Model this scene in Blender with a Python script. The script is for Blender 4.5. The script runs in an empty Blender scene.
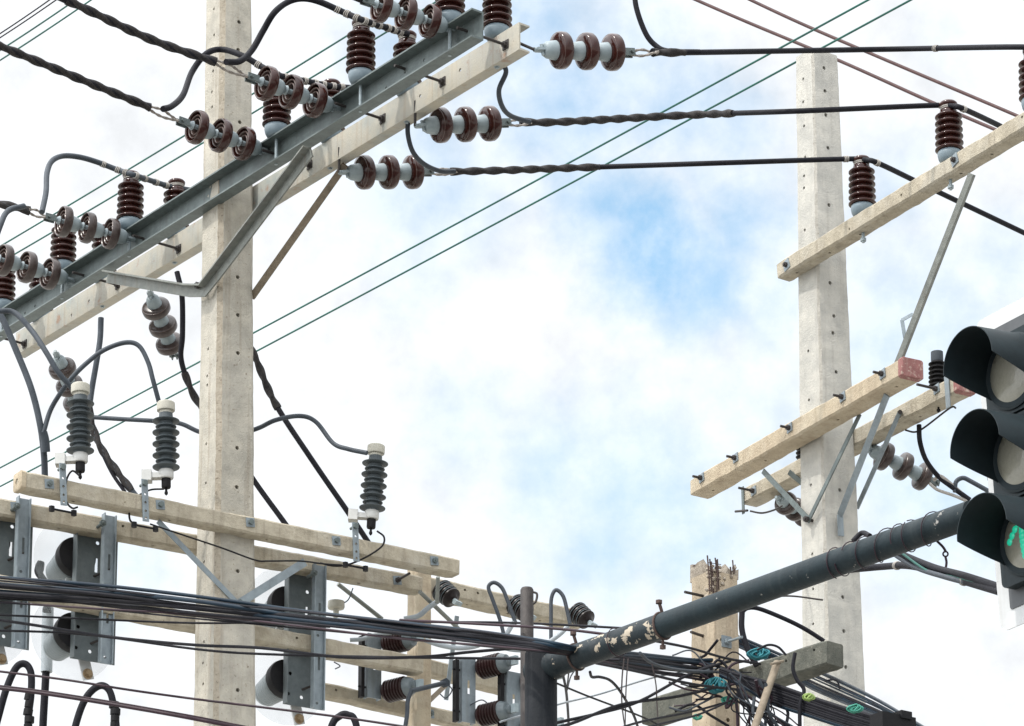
import bpy, bmesh, math, random
from mathutils import Vector, Matrix, noise as mnoise
random.seed(7)
R = math.radians
SC = bpy.context.scene
COL = SC.collection

# ------------------------------------------------------------------ camera
F_PX, PITCH, SHIFT_PX, CAM_Z = 3500.0, R(13.0), 554.0, 1.6
cd = bpy.data.cameras.new('camera'); cam = bpy.data.objects.new('camera', cd); COL.objects.link(cam)
cam.location = (0, 0, CAM_Z); cam.rotation_euler = (R(90) + PITCH, 0, 0)
cd.sensor_fit = 'HORIZONTAL'; cd.sensor_width = 36.0; cd.lens = F_PX * 36.0 / 1024.0
cd.shift_y = SHIFT_PX / 1024.0; cd.clip_start = 0.1; cd.clip_end = 5000
SC.camera = cam

# ------------------------------------------------------------------ light
SUN_EL, SUN_AZ = R(56), R(234)          # direction TO the sun, azimuth clockwise from +Y
SC.view_settings.view_transform = 'Standard'
SC.view_settings.look = 'None'
SC.view_settings.exposure = 0.56
SC.view_settings.gamma = 1.0
SC.view_settings.use_curve_mapping = False
sd = bpy.data.lights.new('sun', 'SUN'); so = bpy.data.objects.new('sun', sd); COL.objects.link(so)
sd.energy = 2.0; sd.angle = R(1.5); sd.color = (1.0, 0.95, 0.88)
sdir = Vector((math.sin(SUN_AZ) * math.cos(SUN_EL), math.cos(SUN_AZ) * math.cos(SUN_EL), math.sin(SUN_EL)))
so.rotation_euler = sdir.to_track_quat('Z', 'Y').to_euler()
so.location = (-10, -10, 30)

# ------------------------------------------------------------------ pixel <-> world helpers
CP, SP = math.cos(PITCH), math.sin(PITCH)
def ray(px, py):
    cx = (px - 512.0) / F_PX; cy = (363.0 - py + SHIFT_PX) / F_PX
    return Vector((cx, CP - cy * SP, SP + cy * CP))
def P(px, py, Y):
    d = ray(px, py); t = Y / d.y
    return Vector((d.x * t, Y, CAM_Z + d.z * t))
def PZ(px, py, z):
    d = ray(px, py); t = (z - CAM_Z) / d.z
    return Vector((d.x * t, d.y * t, z))
def PPL(px, py, o, nrm):
    d = ray(px, py); c = Vector((0, 0, CAM_Z)); t = (o - c).dot(nrm) / d.dot(nrm)
    return c + d * t
def mpp(Y): return 1.065 * Y / F_PX
TH = R(56)
D1 = Vector((math.cos(TH), -math.sin(TH), 0))        # right and towards the camera
NL = Vector((-math.sin(TH), -math.cos(TH), 0))       # left and towards the camera
D2 = -NL                                             # right and away
UP = Vector((0, 0, 1))

# ------------------------------------------------------------------ world sky
w = bpy.data.worlds.new('World'); SC.world = w; w.use_nodes = True
nt = w.node_tree; nt.nodes.clear()
def N(tree, t, **kw):
    n = tree.nodes.new(t)
    for k, v in kw.items(): setattr(n, k, v)
    return n
SKY_GAIN = 1.38
CLOUD_LO, CLOUD_HI, SUNSIDE_FILL = 6.25, 7.8, 2.95
def sky():
    L = nt.links.new
    out = N(nt, 'ShaderNodeOutputWorld')
    bg = N(nt, 'ShaderNodeBackground'); bg.inputs[1].default_value = 0.10
    L(bg.outputs[0], out.inputs[0])
    st = N(nt, 'ShaderNodeTexSky'); st.sky_type = 'NISHITA'; st.sun_disc = False
    st.sun_elevation = SUN_EL; st.sun_rotation = SUN_AZ; st.dust_density = 0.6; st.air_density = 1.0
    tc = N(nt, 'ShaderNodeTexCoord')
    # warp the direction so the openings get torn cloud edges
    wn = N(nt, 'ShaderNodeTexNoise'); wn.inputs['Scale'].default_value = 26; wn.inputs['Detail'].default_value = 6; wn.inputs['Roughness'].default_value = 0.62
    L(tc.outputs['Generated'], wn.inputs['Vector'])
    sub = N(nt, 'ShaderNodeVectorMath', operation='SUBTRACT'); L(wn.outputs['Color'], sub.inputs[0]); sub.inputs[1].default_value = (.5, .5, .5)
    scl = N(nt, 'ShaderNodeVectorMath', operation='SCALE'); L(sub.outputs[0], scl.inputs[0]); scl.inputs['Scale'].default_value = 0.034
    add = N(nt, 'ShaderNodeVectorMath', operation='ADD'); L(tc.outputs['Generated'], add.inputs[0]); L(scl.outputs[0], add.inputs[1])
    def math_(op, a, b=None, clamp=False):
        m = N(nt, 'ShaderNodeMath', operation=op); m.use_clamp = clamp
        for i, v in enumerate((a, b)):
            if v is None: continue
            if isinstance(v, (int, float)): m.inputs[i].default_value = v
            else: L(v, m.inputs[i])
        return m.outputs[0]
    total = None
    # openings in the cloud: direction, radius (px of arc), depth
    for (px, py, rad, amt) in [(640, 256, 80, .92), (695, 275, 85, .74), (605, 215, 78, .66), (742, 225, 70, .62), (700, 180, 60, .35), (560, 95, 100, .62),
                               (520, 20, 110, .62), (610, 60, 90, .5), (660, 110, 80, .5), (570, 165, 60, .5), (395, 40, 70, .40), (720, 130, 60, .42), (775, 300, 70, .38), (905, 335, 120, .40), (940, 480, 130, .40),
                               (640, 500, 120, .48), (560, 470, 90, .42), (470, 420, 80, .28), (600, 560, 90, .42), (690, 560, 80, .42), (760, 430, 90, .25), (800, 520, 80, .2),
                               (430, 180, 110, .42), (420, 260, 70, .25), (120, 580, 60, .3), (1000, 260, 70, .3), (880, 190, 70, .3), (970, 30, 60, .15), (360, 560, 60, .15)]:
        d = ray(px, py).normalized()
        dst = N(nt, 'ShaderNodeVectorMath', operation='DISTANCE'); L(add.outputs[0], dst.inputs[0]); dst.inputs[1].default_value = d
        mr = N(nt, 'ShaderNodeMapRange', interpolation_type='SMOOTHSTEP'); L(dst.outputs['Value'], mr.inputs['Value'])
        mr.inputs['From Min'].default_value = 0.0; mr.inputs['From Max'].default_value = rad * 1.45 / F_PX
        mr.inputs['To Min'].default_value = amt; mr.inputs['To Max'].default_value = 0.0
        total = mr.outputs[0] if total is None else math_('MAXIMUM', total, mr.outputs[0])
    # scattered breaks over the rest of the dome
    n2 = N(nt, 'ShaderNodeTexNoise'); n2.inputs['Scale'].default_value = 3.0; n2.inputs['Detail'].default_value = 7
    L(tc.outputs['Generated'], n2.inputs['Vector'])
    far = N(nt, 'ShaderNodeMapRange'); L(n2.outputs['Fac'], far.inputs['Value'])
    far.inputs['From Min'].default_value = 0.60; far.inputs['From Max'].default_value = 0.78; far.inputs['To Max'].default_value = 0.5
    total = math_('MAXIMUM', total, far.outputs[0])
    n3 = N(nt, 'ShaderNodeTexNoise'); n3.inputs['Scale'].default_value = 42; n3.inputs['Detail'].default_value = 8; n3.inputs['Roughness'].default_value = 0.6
    L(tc.outputs['Generated'], n3.inputs['Vector'])
    wisp = N(nt, 'ShaderNodeMapRange'); L(n3.outputs['Fac'], wisp.inputs['Value'])
    wisp.inputs['From Min'].default_value = 0.32; wisp.inputs['From Max'].default_value = 0.62; wisp.inputs['To Min'].default_value = 1.3; wisp.inputs['To Max'].default_value = 0.75
    total = math_('MULTIPLY', total, wisp.outputs[0], True)
    # cloud brightness, in the sky node's own units (the background strength brings it down)
    shade = N(nt, 'ShaderNodeMapRange'); L(n3.outputs['Fac'], shade.inputs['Value'])
    shade.inputs['From Min'].default_value = 0.3; shade.inputs['From Max'].default_value = 0.62
    shade.inputs['To Min'].default_value = CLOUD_LO; shade.inputs['To Max'].default_value = CLOUD_HI
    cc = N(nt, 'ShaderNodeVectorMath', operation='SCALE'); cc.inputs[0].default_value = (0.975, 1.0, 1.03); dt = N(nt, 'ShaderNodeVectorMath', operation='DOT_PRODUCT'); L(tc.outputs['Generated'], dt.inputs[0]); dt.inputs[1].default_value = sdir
    glow = N(nt, 'ShaderNodeMapRange', interpolation_type='SMOOTHSTEP'); L(dt.outputs['Value'], glow.inputs['Value'])   # unseen cloud round the sun, behind the camera, brightened as added fill for shaded faces
    glow.inputs['From Min'].default_value = .12; glow.inputs['From Max'].default_value = .8; glow.inputs['To Min'].default_value = 1.0; glow.inputs['To Max'].default_value = SUNSIDE_FILL
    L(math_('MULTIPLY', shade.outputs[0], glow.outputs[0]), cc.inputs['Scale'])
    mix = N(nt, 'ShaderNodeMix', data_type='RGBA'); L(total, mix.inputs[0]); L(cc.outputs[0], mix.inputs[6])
    skm = N(nt, 'ShaderNodeVectorMath', operation='MULTIPLY'); L(st.outputs[0], skm.inputs[0]); skm.inputs[1].default_value = (1.12, 1.42, 1.30)
    sk = N(nt, 'ShaderNodeVectorMath', operation='SCALE'); L(skm.outputs[0], sk.inputs[0]); sk.inputs['Scale'].default_value = SKY_GAIN
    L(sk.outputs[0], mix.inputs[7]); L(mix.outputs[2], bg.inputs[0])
sky()

# ------------------------------------------------------------------ materials
MATS = {}
def mat(name, c1, c2=None, scale=8.0, rough=0.7, metal=0.0, bump=0.0, bscale=60.0, spots=None, spot_lo=0.62, spot_hi=0.70, spot_scale=14.0,
        spec=None, streak=None, streak_amt=0.5, trans=0.0, alpha=None, emit=None, coat=0.0, grime=None):
    m = bpy.data.materials.new(name); m.use_nodes = True
    t = m.node_tree; b = t.nodes['Principled BSDF']; L = t.links.new
    b.inputs['Roughness'].default_value = rough; b.inputs['Metallic'].default_value = metal
    b.inputs['Base Color'].default_value = (*c1, 1)
    tc = N(t, 'ShaderNodeTexCoord')
    col = None
    if c2 is not None:
        n1 = N(t, 'ShaderNodeTexNoise'); n1.inputs['Scale'].default_value = scale; n1.inputs['Detail'].default_value = 8; n1.inputs['Roughness'].default_value = 0.65
        L(tc.outputs['Object'], n1.inputs['Vector'])
        mr = N(t, 'ShaderNodeMapRange'); L(n1.outputs['Fac'], mr.inputs[0]); mr.inputs[1].default_value = .32; mr.inputs[2].default_value = .68
        mx = N(t, 'ShaderNodeMix', data_type='RGBA'); L(mr.outputs[0], mx.inputs[0]); mx.inputs[6].default_value = (*c1, 1); mx.inputs[7].default_value = (*c2, 1)
        col = mx.outputs[2]
    def over(col, fac, c):
        mx = N(t, 'ShaderNodeMix', data_type='RGBA'); L(fac, mx.inputs[0])
        if col is None: mx.inputs[6].default_value = (*c1, 1)
        else: L(col, mx.inputs[6])
        mx.inputs[7].default_value = (*c, 1); return mx.outputs[2]
    if grime is not None:            # broad soft weather patches
        n = N(t, 'ShaderNodeTexNoise'); n.inputs['Scale'].default_value = 2.3; n.inputs['Detail'].default_value = 6; n.inputs['Roughness'].default_value = .7
        L(tc.outputs['Object'], n.inputs['Vector'])
        r = N(t, 'ShaderNodeMapRange'); L(n.outputs['Fac'], r.inputs[0]); r.inputs[1].default_value = .48; r.inputs[2].default_value = .72; r.inputs[4].default_value = .6
        col = over(col, r.outputs[0], grime)
    if streak is not None:           # rain streaks running down
        mp = N(t, 'ShaderNodeMapping'); mp.inputs['Scale'].default_value = (26, 26, 1.1); L(tc.outputs['Object'], mp.inputs['Vector'])
        n = N(t, 'ShaderNodeTexNoise'); n.inputs['Scale'].default_value = 1.0; n.inputs['Detail'].default_value = 5
        L(mp.outputs[0], n.inputs['Vector'])
        r = N(t, 'ShaderNodeMapRange'); L(n.outputs['Fac'], r.inputs[0]); r.inputs[1].default_value = .54; r.inputs[2].default_value = .80; r.inputs[4].default_value = streak_amt
        col = over(col, r.outputs[0], streak)
    if spots is not None:
        n = N(t, 'ShaderNodeTexNoise'); n.inputs['Scale'].default_value = spot_scale; n.inputs['Detail'].default_value = 7; n.inputs['Roughness'].default_value = .6
        L(tc.outputs['Object'], n.inputs['Vector'])
        r = N(t, 'ShaderNodeMapRange'); L(n.outputs['Fac'], r.inputs[0]); r.inputs[1].default_value = spot_lo; r.inputs[2].default_value = spot_hi
        col = over(col, r.outputs[0], spots)
    if col is not None: L(col, b.inputs['Base Color'])
    if bump:
        n = N(t, 'ShaderNodeTexNoise'); n.inputs['Scale'].default_value = bscale; n.inputs['Detail'].default_value = 6; n.inputs['Roughness'].default_value = .7
        L(tc.outputs['Object'], n.inputs['Vector'])
        bp = N(t, 'ShaderNodeBump'); bp.inputs['Strength'].default_value = bump; bp.inputs['Distance'].default_value = 0.01
        L(n.outputs['Fac'], bp.inputs['Height']); L(bp.outputs[0], b.inputs['Normal'])
    if trans: b.inputs['Transmission Weight'].default_value = trans; b.inputs['IOR'].default_value = 1.08
    if alpha is not None: b.inputs['Alpha'].default_value = alpha
    if spec is not None: b.inputs['Specular IOR Level'].default_value = spec
    if coat: b.inputs['Coat Weight'].default_value = coat
    if emit: b.inputs['Emission Color'].default_value = (*emit[0], 1); b.inputs['Emission Strength'].default_value = emit[1]
    MATS[name] = m; return m
mat('pole_concrete', (.44, .41, .345), (.285, .27, .23), 9, .9, bump=.7, bscale=70, streak=(.19, .15, .105), streak_amt=.62, spots=(.17, .14, .10), spot_lo=.62, spot_hi=.72, spot_scale=46, grime=(.40, .38, .335))
mat('pole_edge', (.37, .33, .265), (.27, .235, .18), 30, .95, bump=1.0, bscale=60, spots=(.15, .12, .085), spot_lo=.58, spot_hi=.70, spot_scale=44)
mat('pole_edge_pale', (.47, .45, .40), (.37, .35, .31), 26, .95, bump=1.0, bscale=60, spots=(.24, .21, .17), spot_lo=.62, spot_hi=.7, spot_scale=40)
mat('pole_concrete_pale', (.46, .445, .40), (.33, .325, .30), 9, .9, bump=.6, bscale=70, streak=(.24, .225, .20), streak_amt=.5, spots=(.25, .23, .2), spot_lo=.68, spot_hi=.75, spot_scale=46)
mat('arm_concrete', (.42, .375, .29), (.26, .228, .17), 11, .9, bump=.8, bscale=60, streak=(.14, .115, .085), streak_amt=.65, spots=(.17, .135, .09), spot_lo=.66, spot_hi=.74, spot_scale=38, grime=(.41, .395, .35))
mat('arm_concrete_warm', (.44, .37, .265), (.31, .25, .175), 11, .9, bump=.8, bscale=60, streak=(.17, .13, .085), streak_amt=.5, spots=(.2, .14, .085), spot_lo=.67, spot_hi=.74, spot_scale=34, grime=(.46, .42, .33))
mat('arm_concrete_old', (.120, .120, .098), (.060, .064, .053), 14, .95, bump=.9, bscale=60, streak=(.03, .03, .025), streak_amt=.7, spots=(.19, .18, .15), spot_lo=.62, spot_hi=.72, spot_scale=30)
mat('broken_concrete', (.45, .37, .27), (.34, .28, .2), 12, .95, bump=.7, bscale=70, streak=(.2, .14, .09), streak_amt=.6, spots=(.19, .15, .1), spot_lo=.64, spot_hi=.72, spot_scale=30)
mat('fracture', (.42, .37, .3), (.22, .18, .14), 30, 1, bump=1.0, bscale=50)
mat('painted_channel', (.40, .365, .29), (.35, .345, .31), 6, .75, bump=.25, bscale=70, grime=(.13, .20, .22), streak=(.22, .13, .07), streak_amt=.45, spots=(.26, .115, .045), spot_lo=.60, spot_hi=.74, spot_scale=6)
mat('galvanised', (.130, .158, .155), (.085, .105, .104), 18, .55, .3, bump=.18, bscale=50, grime=(.065, .078, .078), streak=(.06, .06, .055), streak_amt=.5)
mat('galvanised_dark', (.10, .12, .125), (.065, .08, .085), 14, .55, .3, bump=.15, bscale=50, grime=(.16, .18, .18))
mat('galvanised_pale', (.23, .27, .29), (.16, .19, .21), 18, .5, .3, bump=.15, bscale=50, streak=(.12, .12, .115), streak_amt=.5)
mat('brace_steel', (.20, .21, .19), (.13, .14, .13), 20, .6, .25, bump=.2, bscale=60, streak=(.10, .075, .05), streak_amt=.5)
mat('tan_strut', (.225, .185, .135), (.15, .12, .085), 20, .85, bump=.3, bscale=60)
mat('dark_steel', (.050, .043, .040), (.028, .024, .023), 30, .6, .4, bump=.3, bscale=90)
mat('rusty', (.070, .043, .036), (.045, .027, .022), 30, .85, bump=.5, bscale=90)
mat('porcelain_brown', (.040, .0105, .0075), (.024, .008, .0065), 10, .15, spec=.38)
mat('porcelain_dark', (.012, .008, .008), (.010, .007, .007), 10, .35, spec=.25)
mat('porcelain_barrel', (.022, .0075, .007), (.014, .006, .006), 10, .3, spec=.3)
mat('porcelain_rim', (.12, .085, .075), (.06, .035, .03), 30, .3)
mat('cap_slate', (.16, .21, .24), (.125, .165, .19), 14, .45, bump=.1, bscale=60)
mat('porcelain_worn', (.060, .046, .042), (.026, .016, .0145), 24, .28, spec=.38)
mat('porcelain_grey', (.13, .155, .165), (.095, .115, .125), 10, .35, spec=.35)
mat('cap_grey', (.28, .33, .35), (.20, .245, .26), 14, .5, bump=.1, bscale=60)
mat('cable_black', (.008, .008, .011), (.014, .014, .018), 30, .6, spec=.12, bump=.2, bscale=120)
mat('cable_blue', (.006, .022, .038), (.008, .012, .020), 4, .5, spec=.15)
mat('cable_grey', (.050, .060, .072), (.032, .039, .048), 12, .55, spec=.25)
mat('cable_pale', (.30, .33, .35), (.22, .25, .27), 12, .5)
mat('grip', (.014, .0135, .015), (.040, .036, .034), 34, .65, spec=.15)
mat('grip_pale', (.30, .27, .24), (.16, .14, .125), 40, .5, .2)
mat('tie', (.36, .34, .31), (.24, .225, .205), 50, .6, spec=.3)
mat('wire_green', (.010, .095, .072), (.012, .06, .052), 3, .5, spec=.25)
mat('wire_brown', (.050, .024, .024), (.075, .04, .038), 8, .6, spec=.2)
mat('wire_plum', (.032, .014, .022), (.02, .011, .016), 8, .55, spec=.25)
mat('polymer', (.070, .085, .092), (.055, .066, .072), 10, .55, spec=.3)
mat('polymer_green', (.075, .12, .125), (.06, .10, .105), 10, .5)
mat('cap_white', (.44, .425, .36), (.35, .335, .28), 18, .6)
mat('mount_white', (.50, .50, .48), (.42, .42, .4), 18, .5)
mat('black_rubber', (.008, .008, .009), (.013, .0125, .0135), 30, .6, spec=.15)
mat('mast_paint', (.013, .024, .029), (.009, .016, .020), 9, .55, spec=.2, bump=.25, bscale=60, streak=(.05, .06, .06), streak_amt=.3, spots=(.30, .29, .27), spot_lo=.66, spot_hi=.70, spot_scale=16)
mat('mast_paint_flaking', (.013, .022, .027), (.009, .015, .019), 9, .55, spec=.25, bump=.35, bscale=60, streak=(.06, .06, .06), streak_amt=.4, spots=(.37, .32, .25), spot_lo=.59, spot_hi=.605, spot_scale=13)
mat('post_paint', (.007, .009, .012), (.012, .014, .017), 9, .6, spec=.12, bump=.3, bscale=60, streak=(.10, .10, .105), streak_amt=.25)
mat('signal_black', (.012, .021, .025), (.009, .015, .018), 14, .6, spec=.25, bump=.06, bscale=80)
mat('plate_grey', (.065, .07, .075), (.05, .055, .06), 14, .6)
mat('plate_white', (.50, .51, .51), (.43, .44, .44), 10, .6, streak=(.32, .31, .29), streak_amt=.5, spots=(.27, .25, .22), spot_lo=.66, spot_hi=.75, spot_scale=24)
mat('lens_clear', (.235, .23, .185), (.19, .185, .15), 60, .3, bump=.3, bscale=90, coat=.4)
mat('lens_green', (.02, .24, .16), None, rough=.3, emit=((.01, .55, .32), .42))
mat('red_paint', (.27, .12, .11), (.18, .075, .07), 18, .9, bump=.5, bscale=80, streak=(.36, .28, .23), streak_amt=.7, spots=(.38, .29, .24), spot_lo=.55, spot_hi=.66, spot_scale=30)
mat('clear_plastic', (.62, .68, .69), None, rough=.15, alpha=.13)
mat('brass', (.30, .22, .13), (.2, .14, .08), 30, .45, .5)
mat('teal_cord', (.012, .17, .20), (.01, .11, .14), 30, .7)
mat('mint_cord', (.05, .28, .20), (.03, .2, .15), 30, .7)
mat('yellow_cord', (.22, .30, .08), (.16, .24, .06), 30, .7)
mat('asphalt', (.055, .055, .056), (.042, .042, .044), 6, .9, bump=.4, bscale=120)
mat('paving', (.40, .385, .35), (.32, .31, .285), .8, .9, bump=.3, bscale=60)
mat('road_paint', (.75, .75, .72), (.6, .6, .57), 10, .7)

# ------------------------------------------------------------------ mesh builder
class MB:
    def __init__(s): s.v, s.f = [], []
    def add(s, vs, fs):
        o = len(s.v); s.v += [Vector(v) for v in vs]; s.f += [tuple(i + o for i in f) for f in fs]; return s
    def obox(s, c, ax, ay, az, hx, hy, hz):
        c = Vector(c); vs = [c + ax * (x * hx) + ay * (y * hy) + az * (z * hz) for z in (-1, 1) for y in (-1, 1) for x in (-1, 1)]
        return s.add(vs, [(0, 2, 3, 1), (4, 5, 7, 6), (0, 1, 5, 4), (2, 6, 7, 3), (0, 4, 6, 2), (1, 3, 7, 5)])
    def bar(s, a, b, wdt, thk, face):                 # flat bar from a to b; «face» is the flat side's normal
        a, b = Vector(a), Vector(b); ax = (b - a).normalized(); az = face - ax * face.dot(ax); az.normalize(); ay = az.cross(ax)
        return s.obox((a + b) / 2, ax, ay, az, (b - a).length / 2, wdt / 2, thk / 2)
    def prism(s, prof, o, ax, ay, vec):
        n = len(prof); vs = [o + ax * x + ay * y for x, y in prof]; vs += [v + vec for v in vs]
        fs = [tuple(range(n))[::-1], tuple(range(n, 2 * n))] + [(i, (i + 1) % n, n + (i + 1) % n, n + i) for i in range(n)]
        return s.add(vs, fs)
    def lathe(s, prof, o=(0, 0, 0), axis=UP, seg=28):  # prof: (r, z); r == 0 closes
        o = Vector(o); axis = Vector(axis).normalized()
        t = Vector((1, 0, 0)) if abs(axis.x) < .8 else Vector((0, 1, 0)); u = axis.cross(t).normalized(); v = axis.cross(u)
        vs, rows, fs = [], [], []
        for r, z in prof:
            if r <= 1e-6: rows.append([len(vs)]); vs.append(o + axis * z)
            else:
                rows.append(list(range(len(vs), len(vs) + seg)))
                for k in range(seg):
                    a = 2 * math.pi * k / seg; vs.append(o + axis * z + (u * math.cos(a) + v * math.sin(a)) * r)
        for A, B in zip(rows, rows[1:]):
            if len(A) == 1 and len(B) == 1: continue
            for k in range(seg):
                k2 = (k + 1) % seg
                if len(A) == 1: fs.append((A[0], B[k2], B[k]))
                elif len(B) == 1: fs.append((A[k], A[k2], B[0]))
                else: fs.append((A[k], A[k2], B[k2], B[k]))
        if len(rows[0]) > 1: fs.append(tuple(rows[0][::-1]))
        if len(rows[-1]) > 1: fs.append(tuple(rows[-1]))
        return s.add(vs, fs)
    def cyl(s, a, b, r, seg=14, r2=None):
        a, b = Vector(a), Vector(b); return s.lathe([(r, 0), (r if r2 is None else r2, (b - a).length)], a, b - a, seg)
    def tube(s, pts, r, seg=10, lobes=0, amp=0.0, pitch=0.1, r_end=None):
        pts = [Vector(p) for p in pts]; n = len(pts); tang = []
        for i in range(n):
            tang.append((pts[min(i + 1, n - 1)] - pts[max(i - 1, 0)]).normalized())
        t0 = tang[0]; ref = Vector((0, 0, 1)) if abs(t0.z) < .9 else Vector((0, 1, 0)); u = (ref - t0 * ref.dot(t0)).normalized()
        vs, fs, sl = [], [], 0.0
        for i in range(n):
            if i: sl += (pts[i] - pts[i - 1]).length
            t = tang[i]; u = (u - t * u.dot(t)).normalized(); v = t.cross(u)
            rr0 = r if r_end is None else r + (r_end - r) * i / (n - 1)
            for k in range(seg):
                a = 2 * math.pi * k / seg
                rr = rr0 * (1 + amp * math.cos(lobes * (a - 2 * math.pi * sl / pitch / max(lobes, 1)))) if lobes else rr0
                vs.append(pts[i] + (u * math.cos(a) + v * math.sin(a)) * rr)
        for i in range(n - 1):
            for k in range(seg):
                k2 = (k + 1) % seg; fs.append((i * seg + k, i * seg + k2, (i + 1) * seg + k2, (i + 1) * seg + k))
        fs.append(tuple(range(seg))[::-1]); fs.append(tuple(range((n - 1) * seg, n * seg)))
        return s.add(vs, fs)
    def torus(s, c, axis, Rr, r, seg=20, ts=8):
        axis = Vector(axis).normalized(); t = Vector((1, 0, 0)) if abs(axis.x) < .8 else Vector((0, 1, 0)); u = axis.cross(t).normalized(); v = axis.cross(u); c = Vector(c)
        vs, fs = [], []
        for i in range(seg):
            a = 2 * math.pi * i / seg; d = u * math.cos(a) + v * math.sin(a)
            for j in range(ts):
                b = 2 * math.pi * j / ts; vs.append(c + d * (Rr + r * math.cos(b)) + axis * (r * math.sin(b)))
        for i in range(seg):
            for j in range(ts):
                fs.append((i * ts + j, ((i + 1) % seg) * ts + j, ((i + 1) % seg) * ts + (j + 1) % ts, i * ts + (j + 1) % ts))
        return s.add(vs, fs)
    def hexnut(s, c, axis, r, h): return s.lathe([(r, -h / 2), (r, h / 2)], c, axis, 6)

def smooth_path(pts, k=8):
    pts = [Vector(p) for p in pts]
    if len(pts) < 3:
        return [pts[0].lerp(pts[1], i / k) for i in range(k + 1)]
    e = [pts[0] * 2 - pts[1]] + pts + [pts[-1] * 2 - pts[-2]]; out = []
    for i in range(1, len(e) - 2):
        p0, p1, p2, p3 = e[i - 1], e[i], e[i + 1], e[i + 2]
        for j in range(k):
            t = j / k
            out.append(0.5 * ((2 * p1) + (p2 - p0) * t + (2 * p0 - 5 * p1 + 4 * p2 - p3) * t * t + (3 * p1 - p0 - 3 * p2 + p3) * t ** 3))
    out.append(pts[-1]); return out
def path_px(pts, Y0, Y1=None, k=8):
    """pixel polyline to a smooth 3D path; its distance runs from Y0 to Y1 (or per-point third values)"""
    if len(pts[0]) == 3: return smooth_path([P(*p) for p in pts], k)
    if Y1 is None: Y1 = Y0
    L = [0.0]
    for a, b in zip(pts, pts[1:]): L.append(L[-1] + math.hypot(b[0] - a[0], b[1] - a[1]))
    return smooth_path([P(x, y, Y0 + (Y1 - Y0) * l / L[-1]) for (x, y), l in zip(pts, L)], k)

def mesh_obj(name, mb, m, parent=None, angle=38, flat=False):
    """link the builder's mesh as ONE object; coordinates in the builder are the parent's frame (or world)"""
    me = bpy.data.meshes.new(name); me.from_pydata([tuple(v) for v in mb.v], [], mb.f)
    o = bpy.data.objects.new(name, me); COL.objects.link(o)
    bm = bmesh.new(); bm.from_mesh(me); bmesh.ops.recalc_face_normals(bm, faces=bm.faces); bm.to_mesh(me); bm.free()
    me.materials.append(MATS[m])
    if not flat:
        me.polygons.foreach_set('use_smooth', [True] * len(me.polygons)); me.set_sharp_from_angle(angle=R(angle))
    if parent is not None: o.parent = parent
    return o
def tag(o, label, cat, group=None, kind=None):
    if label: o['label'] = label
    if cat: o['category'] = cat
    if group: o['group'] = group
    if kind: o['kind'] = kind
    return o
class Thing:
    """an Empty at the thing's base; parts are given in world coordinates"""
    def __init__(s, name, label, cat, base, group=None):
        s.o = bpy.data.objects.new(name, None); COL.objects.link(s.o); s.o.empty_display_size = .1
        s.base = Vector(base); s.o.location = s.base; tag(s.o, label, cat, group)
    def part(s, name, mb, m, parent=None, label=None, **kw):
        mb.v = [v - s.base for v in mb.v]
        o = mesh_obj(name, mb, m, parent or s.o, **kw)
        if label: o['label'] = label
        return o
def single(name, label, cat, mb, m, group=None, kind=None, **kw):
    c = mb.v[0].copy(); mb.v = [v - c for v in mb.v]
    o = mesh_obj(name, mb, m, None, **kw); o.location = c
    return tag(o, label, cat, group, kind)
def copy_tree(o, parent=None):
    c = o.copy(); COL.objects.link(c)
    if parent is not None: c.parent = parent; c.matrix_parent_inverse = Matrix.Identity(4)
    for ch in list(o.children): copy_tree(ch, c)
    return c
def cut(o, mb):
    """bore the builder's cylinders out of o (world coordinates), then bake the result"""
    bpy.context.view_layer.update()
    inv = o.matrix_world.inverted()
    me = bpy.data.meshes.new('bore'); me.from_pydata([tuple(inv @ v) for v in mb.v], [], mb.f)
    bm = bmesh.new(); bm.from_mesh(me); bmesh.ops.recalc_face_normals(bm, faces=bm.faces); bm.to_mesh(me); bm.free()
    me.materials.append(MATS['dark_steel'])
    me.materials.clear(); [me.materials.append(k) for k in o.data.materials if k]; me.materials.append(MATS['dark_steel'])
    for k in me.polygons: k.material_index = len(me.materials) - 1
    c = bpy.data.objects.new('bore', me); COL.objects.link(c); c.matrix_world = o.matrix_world
    md = o.modifiers.new('bore', 'BOOLEAN'); md.operation = 'DIFFERENCE'; md.solver = 'EXACT'; md.object = c
    bpy.context.view_layer.update()
    new = bpy.data.meshes.new_from_object(o.evaluated_get(bpy.context.evaluated_depsgraph_get()))
    o.modifiers.clear(); old = o.data; o.data = new; bpy.data.meshes.remove(old)
    bpy.data.objects.remove(c); bpy.data.meshes.remove(me)
    new.polygons.foreach_set('use_smooth', [True] * len(new.polygons)); new.set_sharp_from_angle(angle=R(38))

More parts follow.
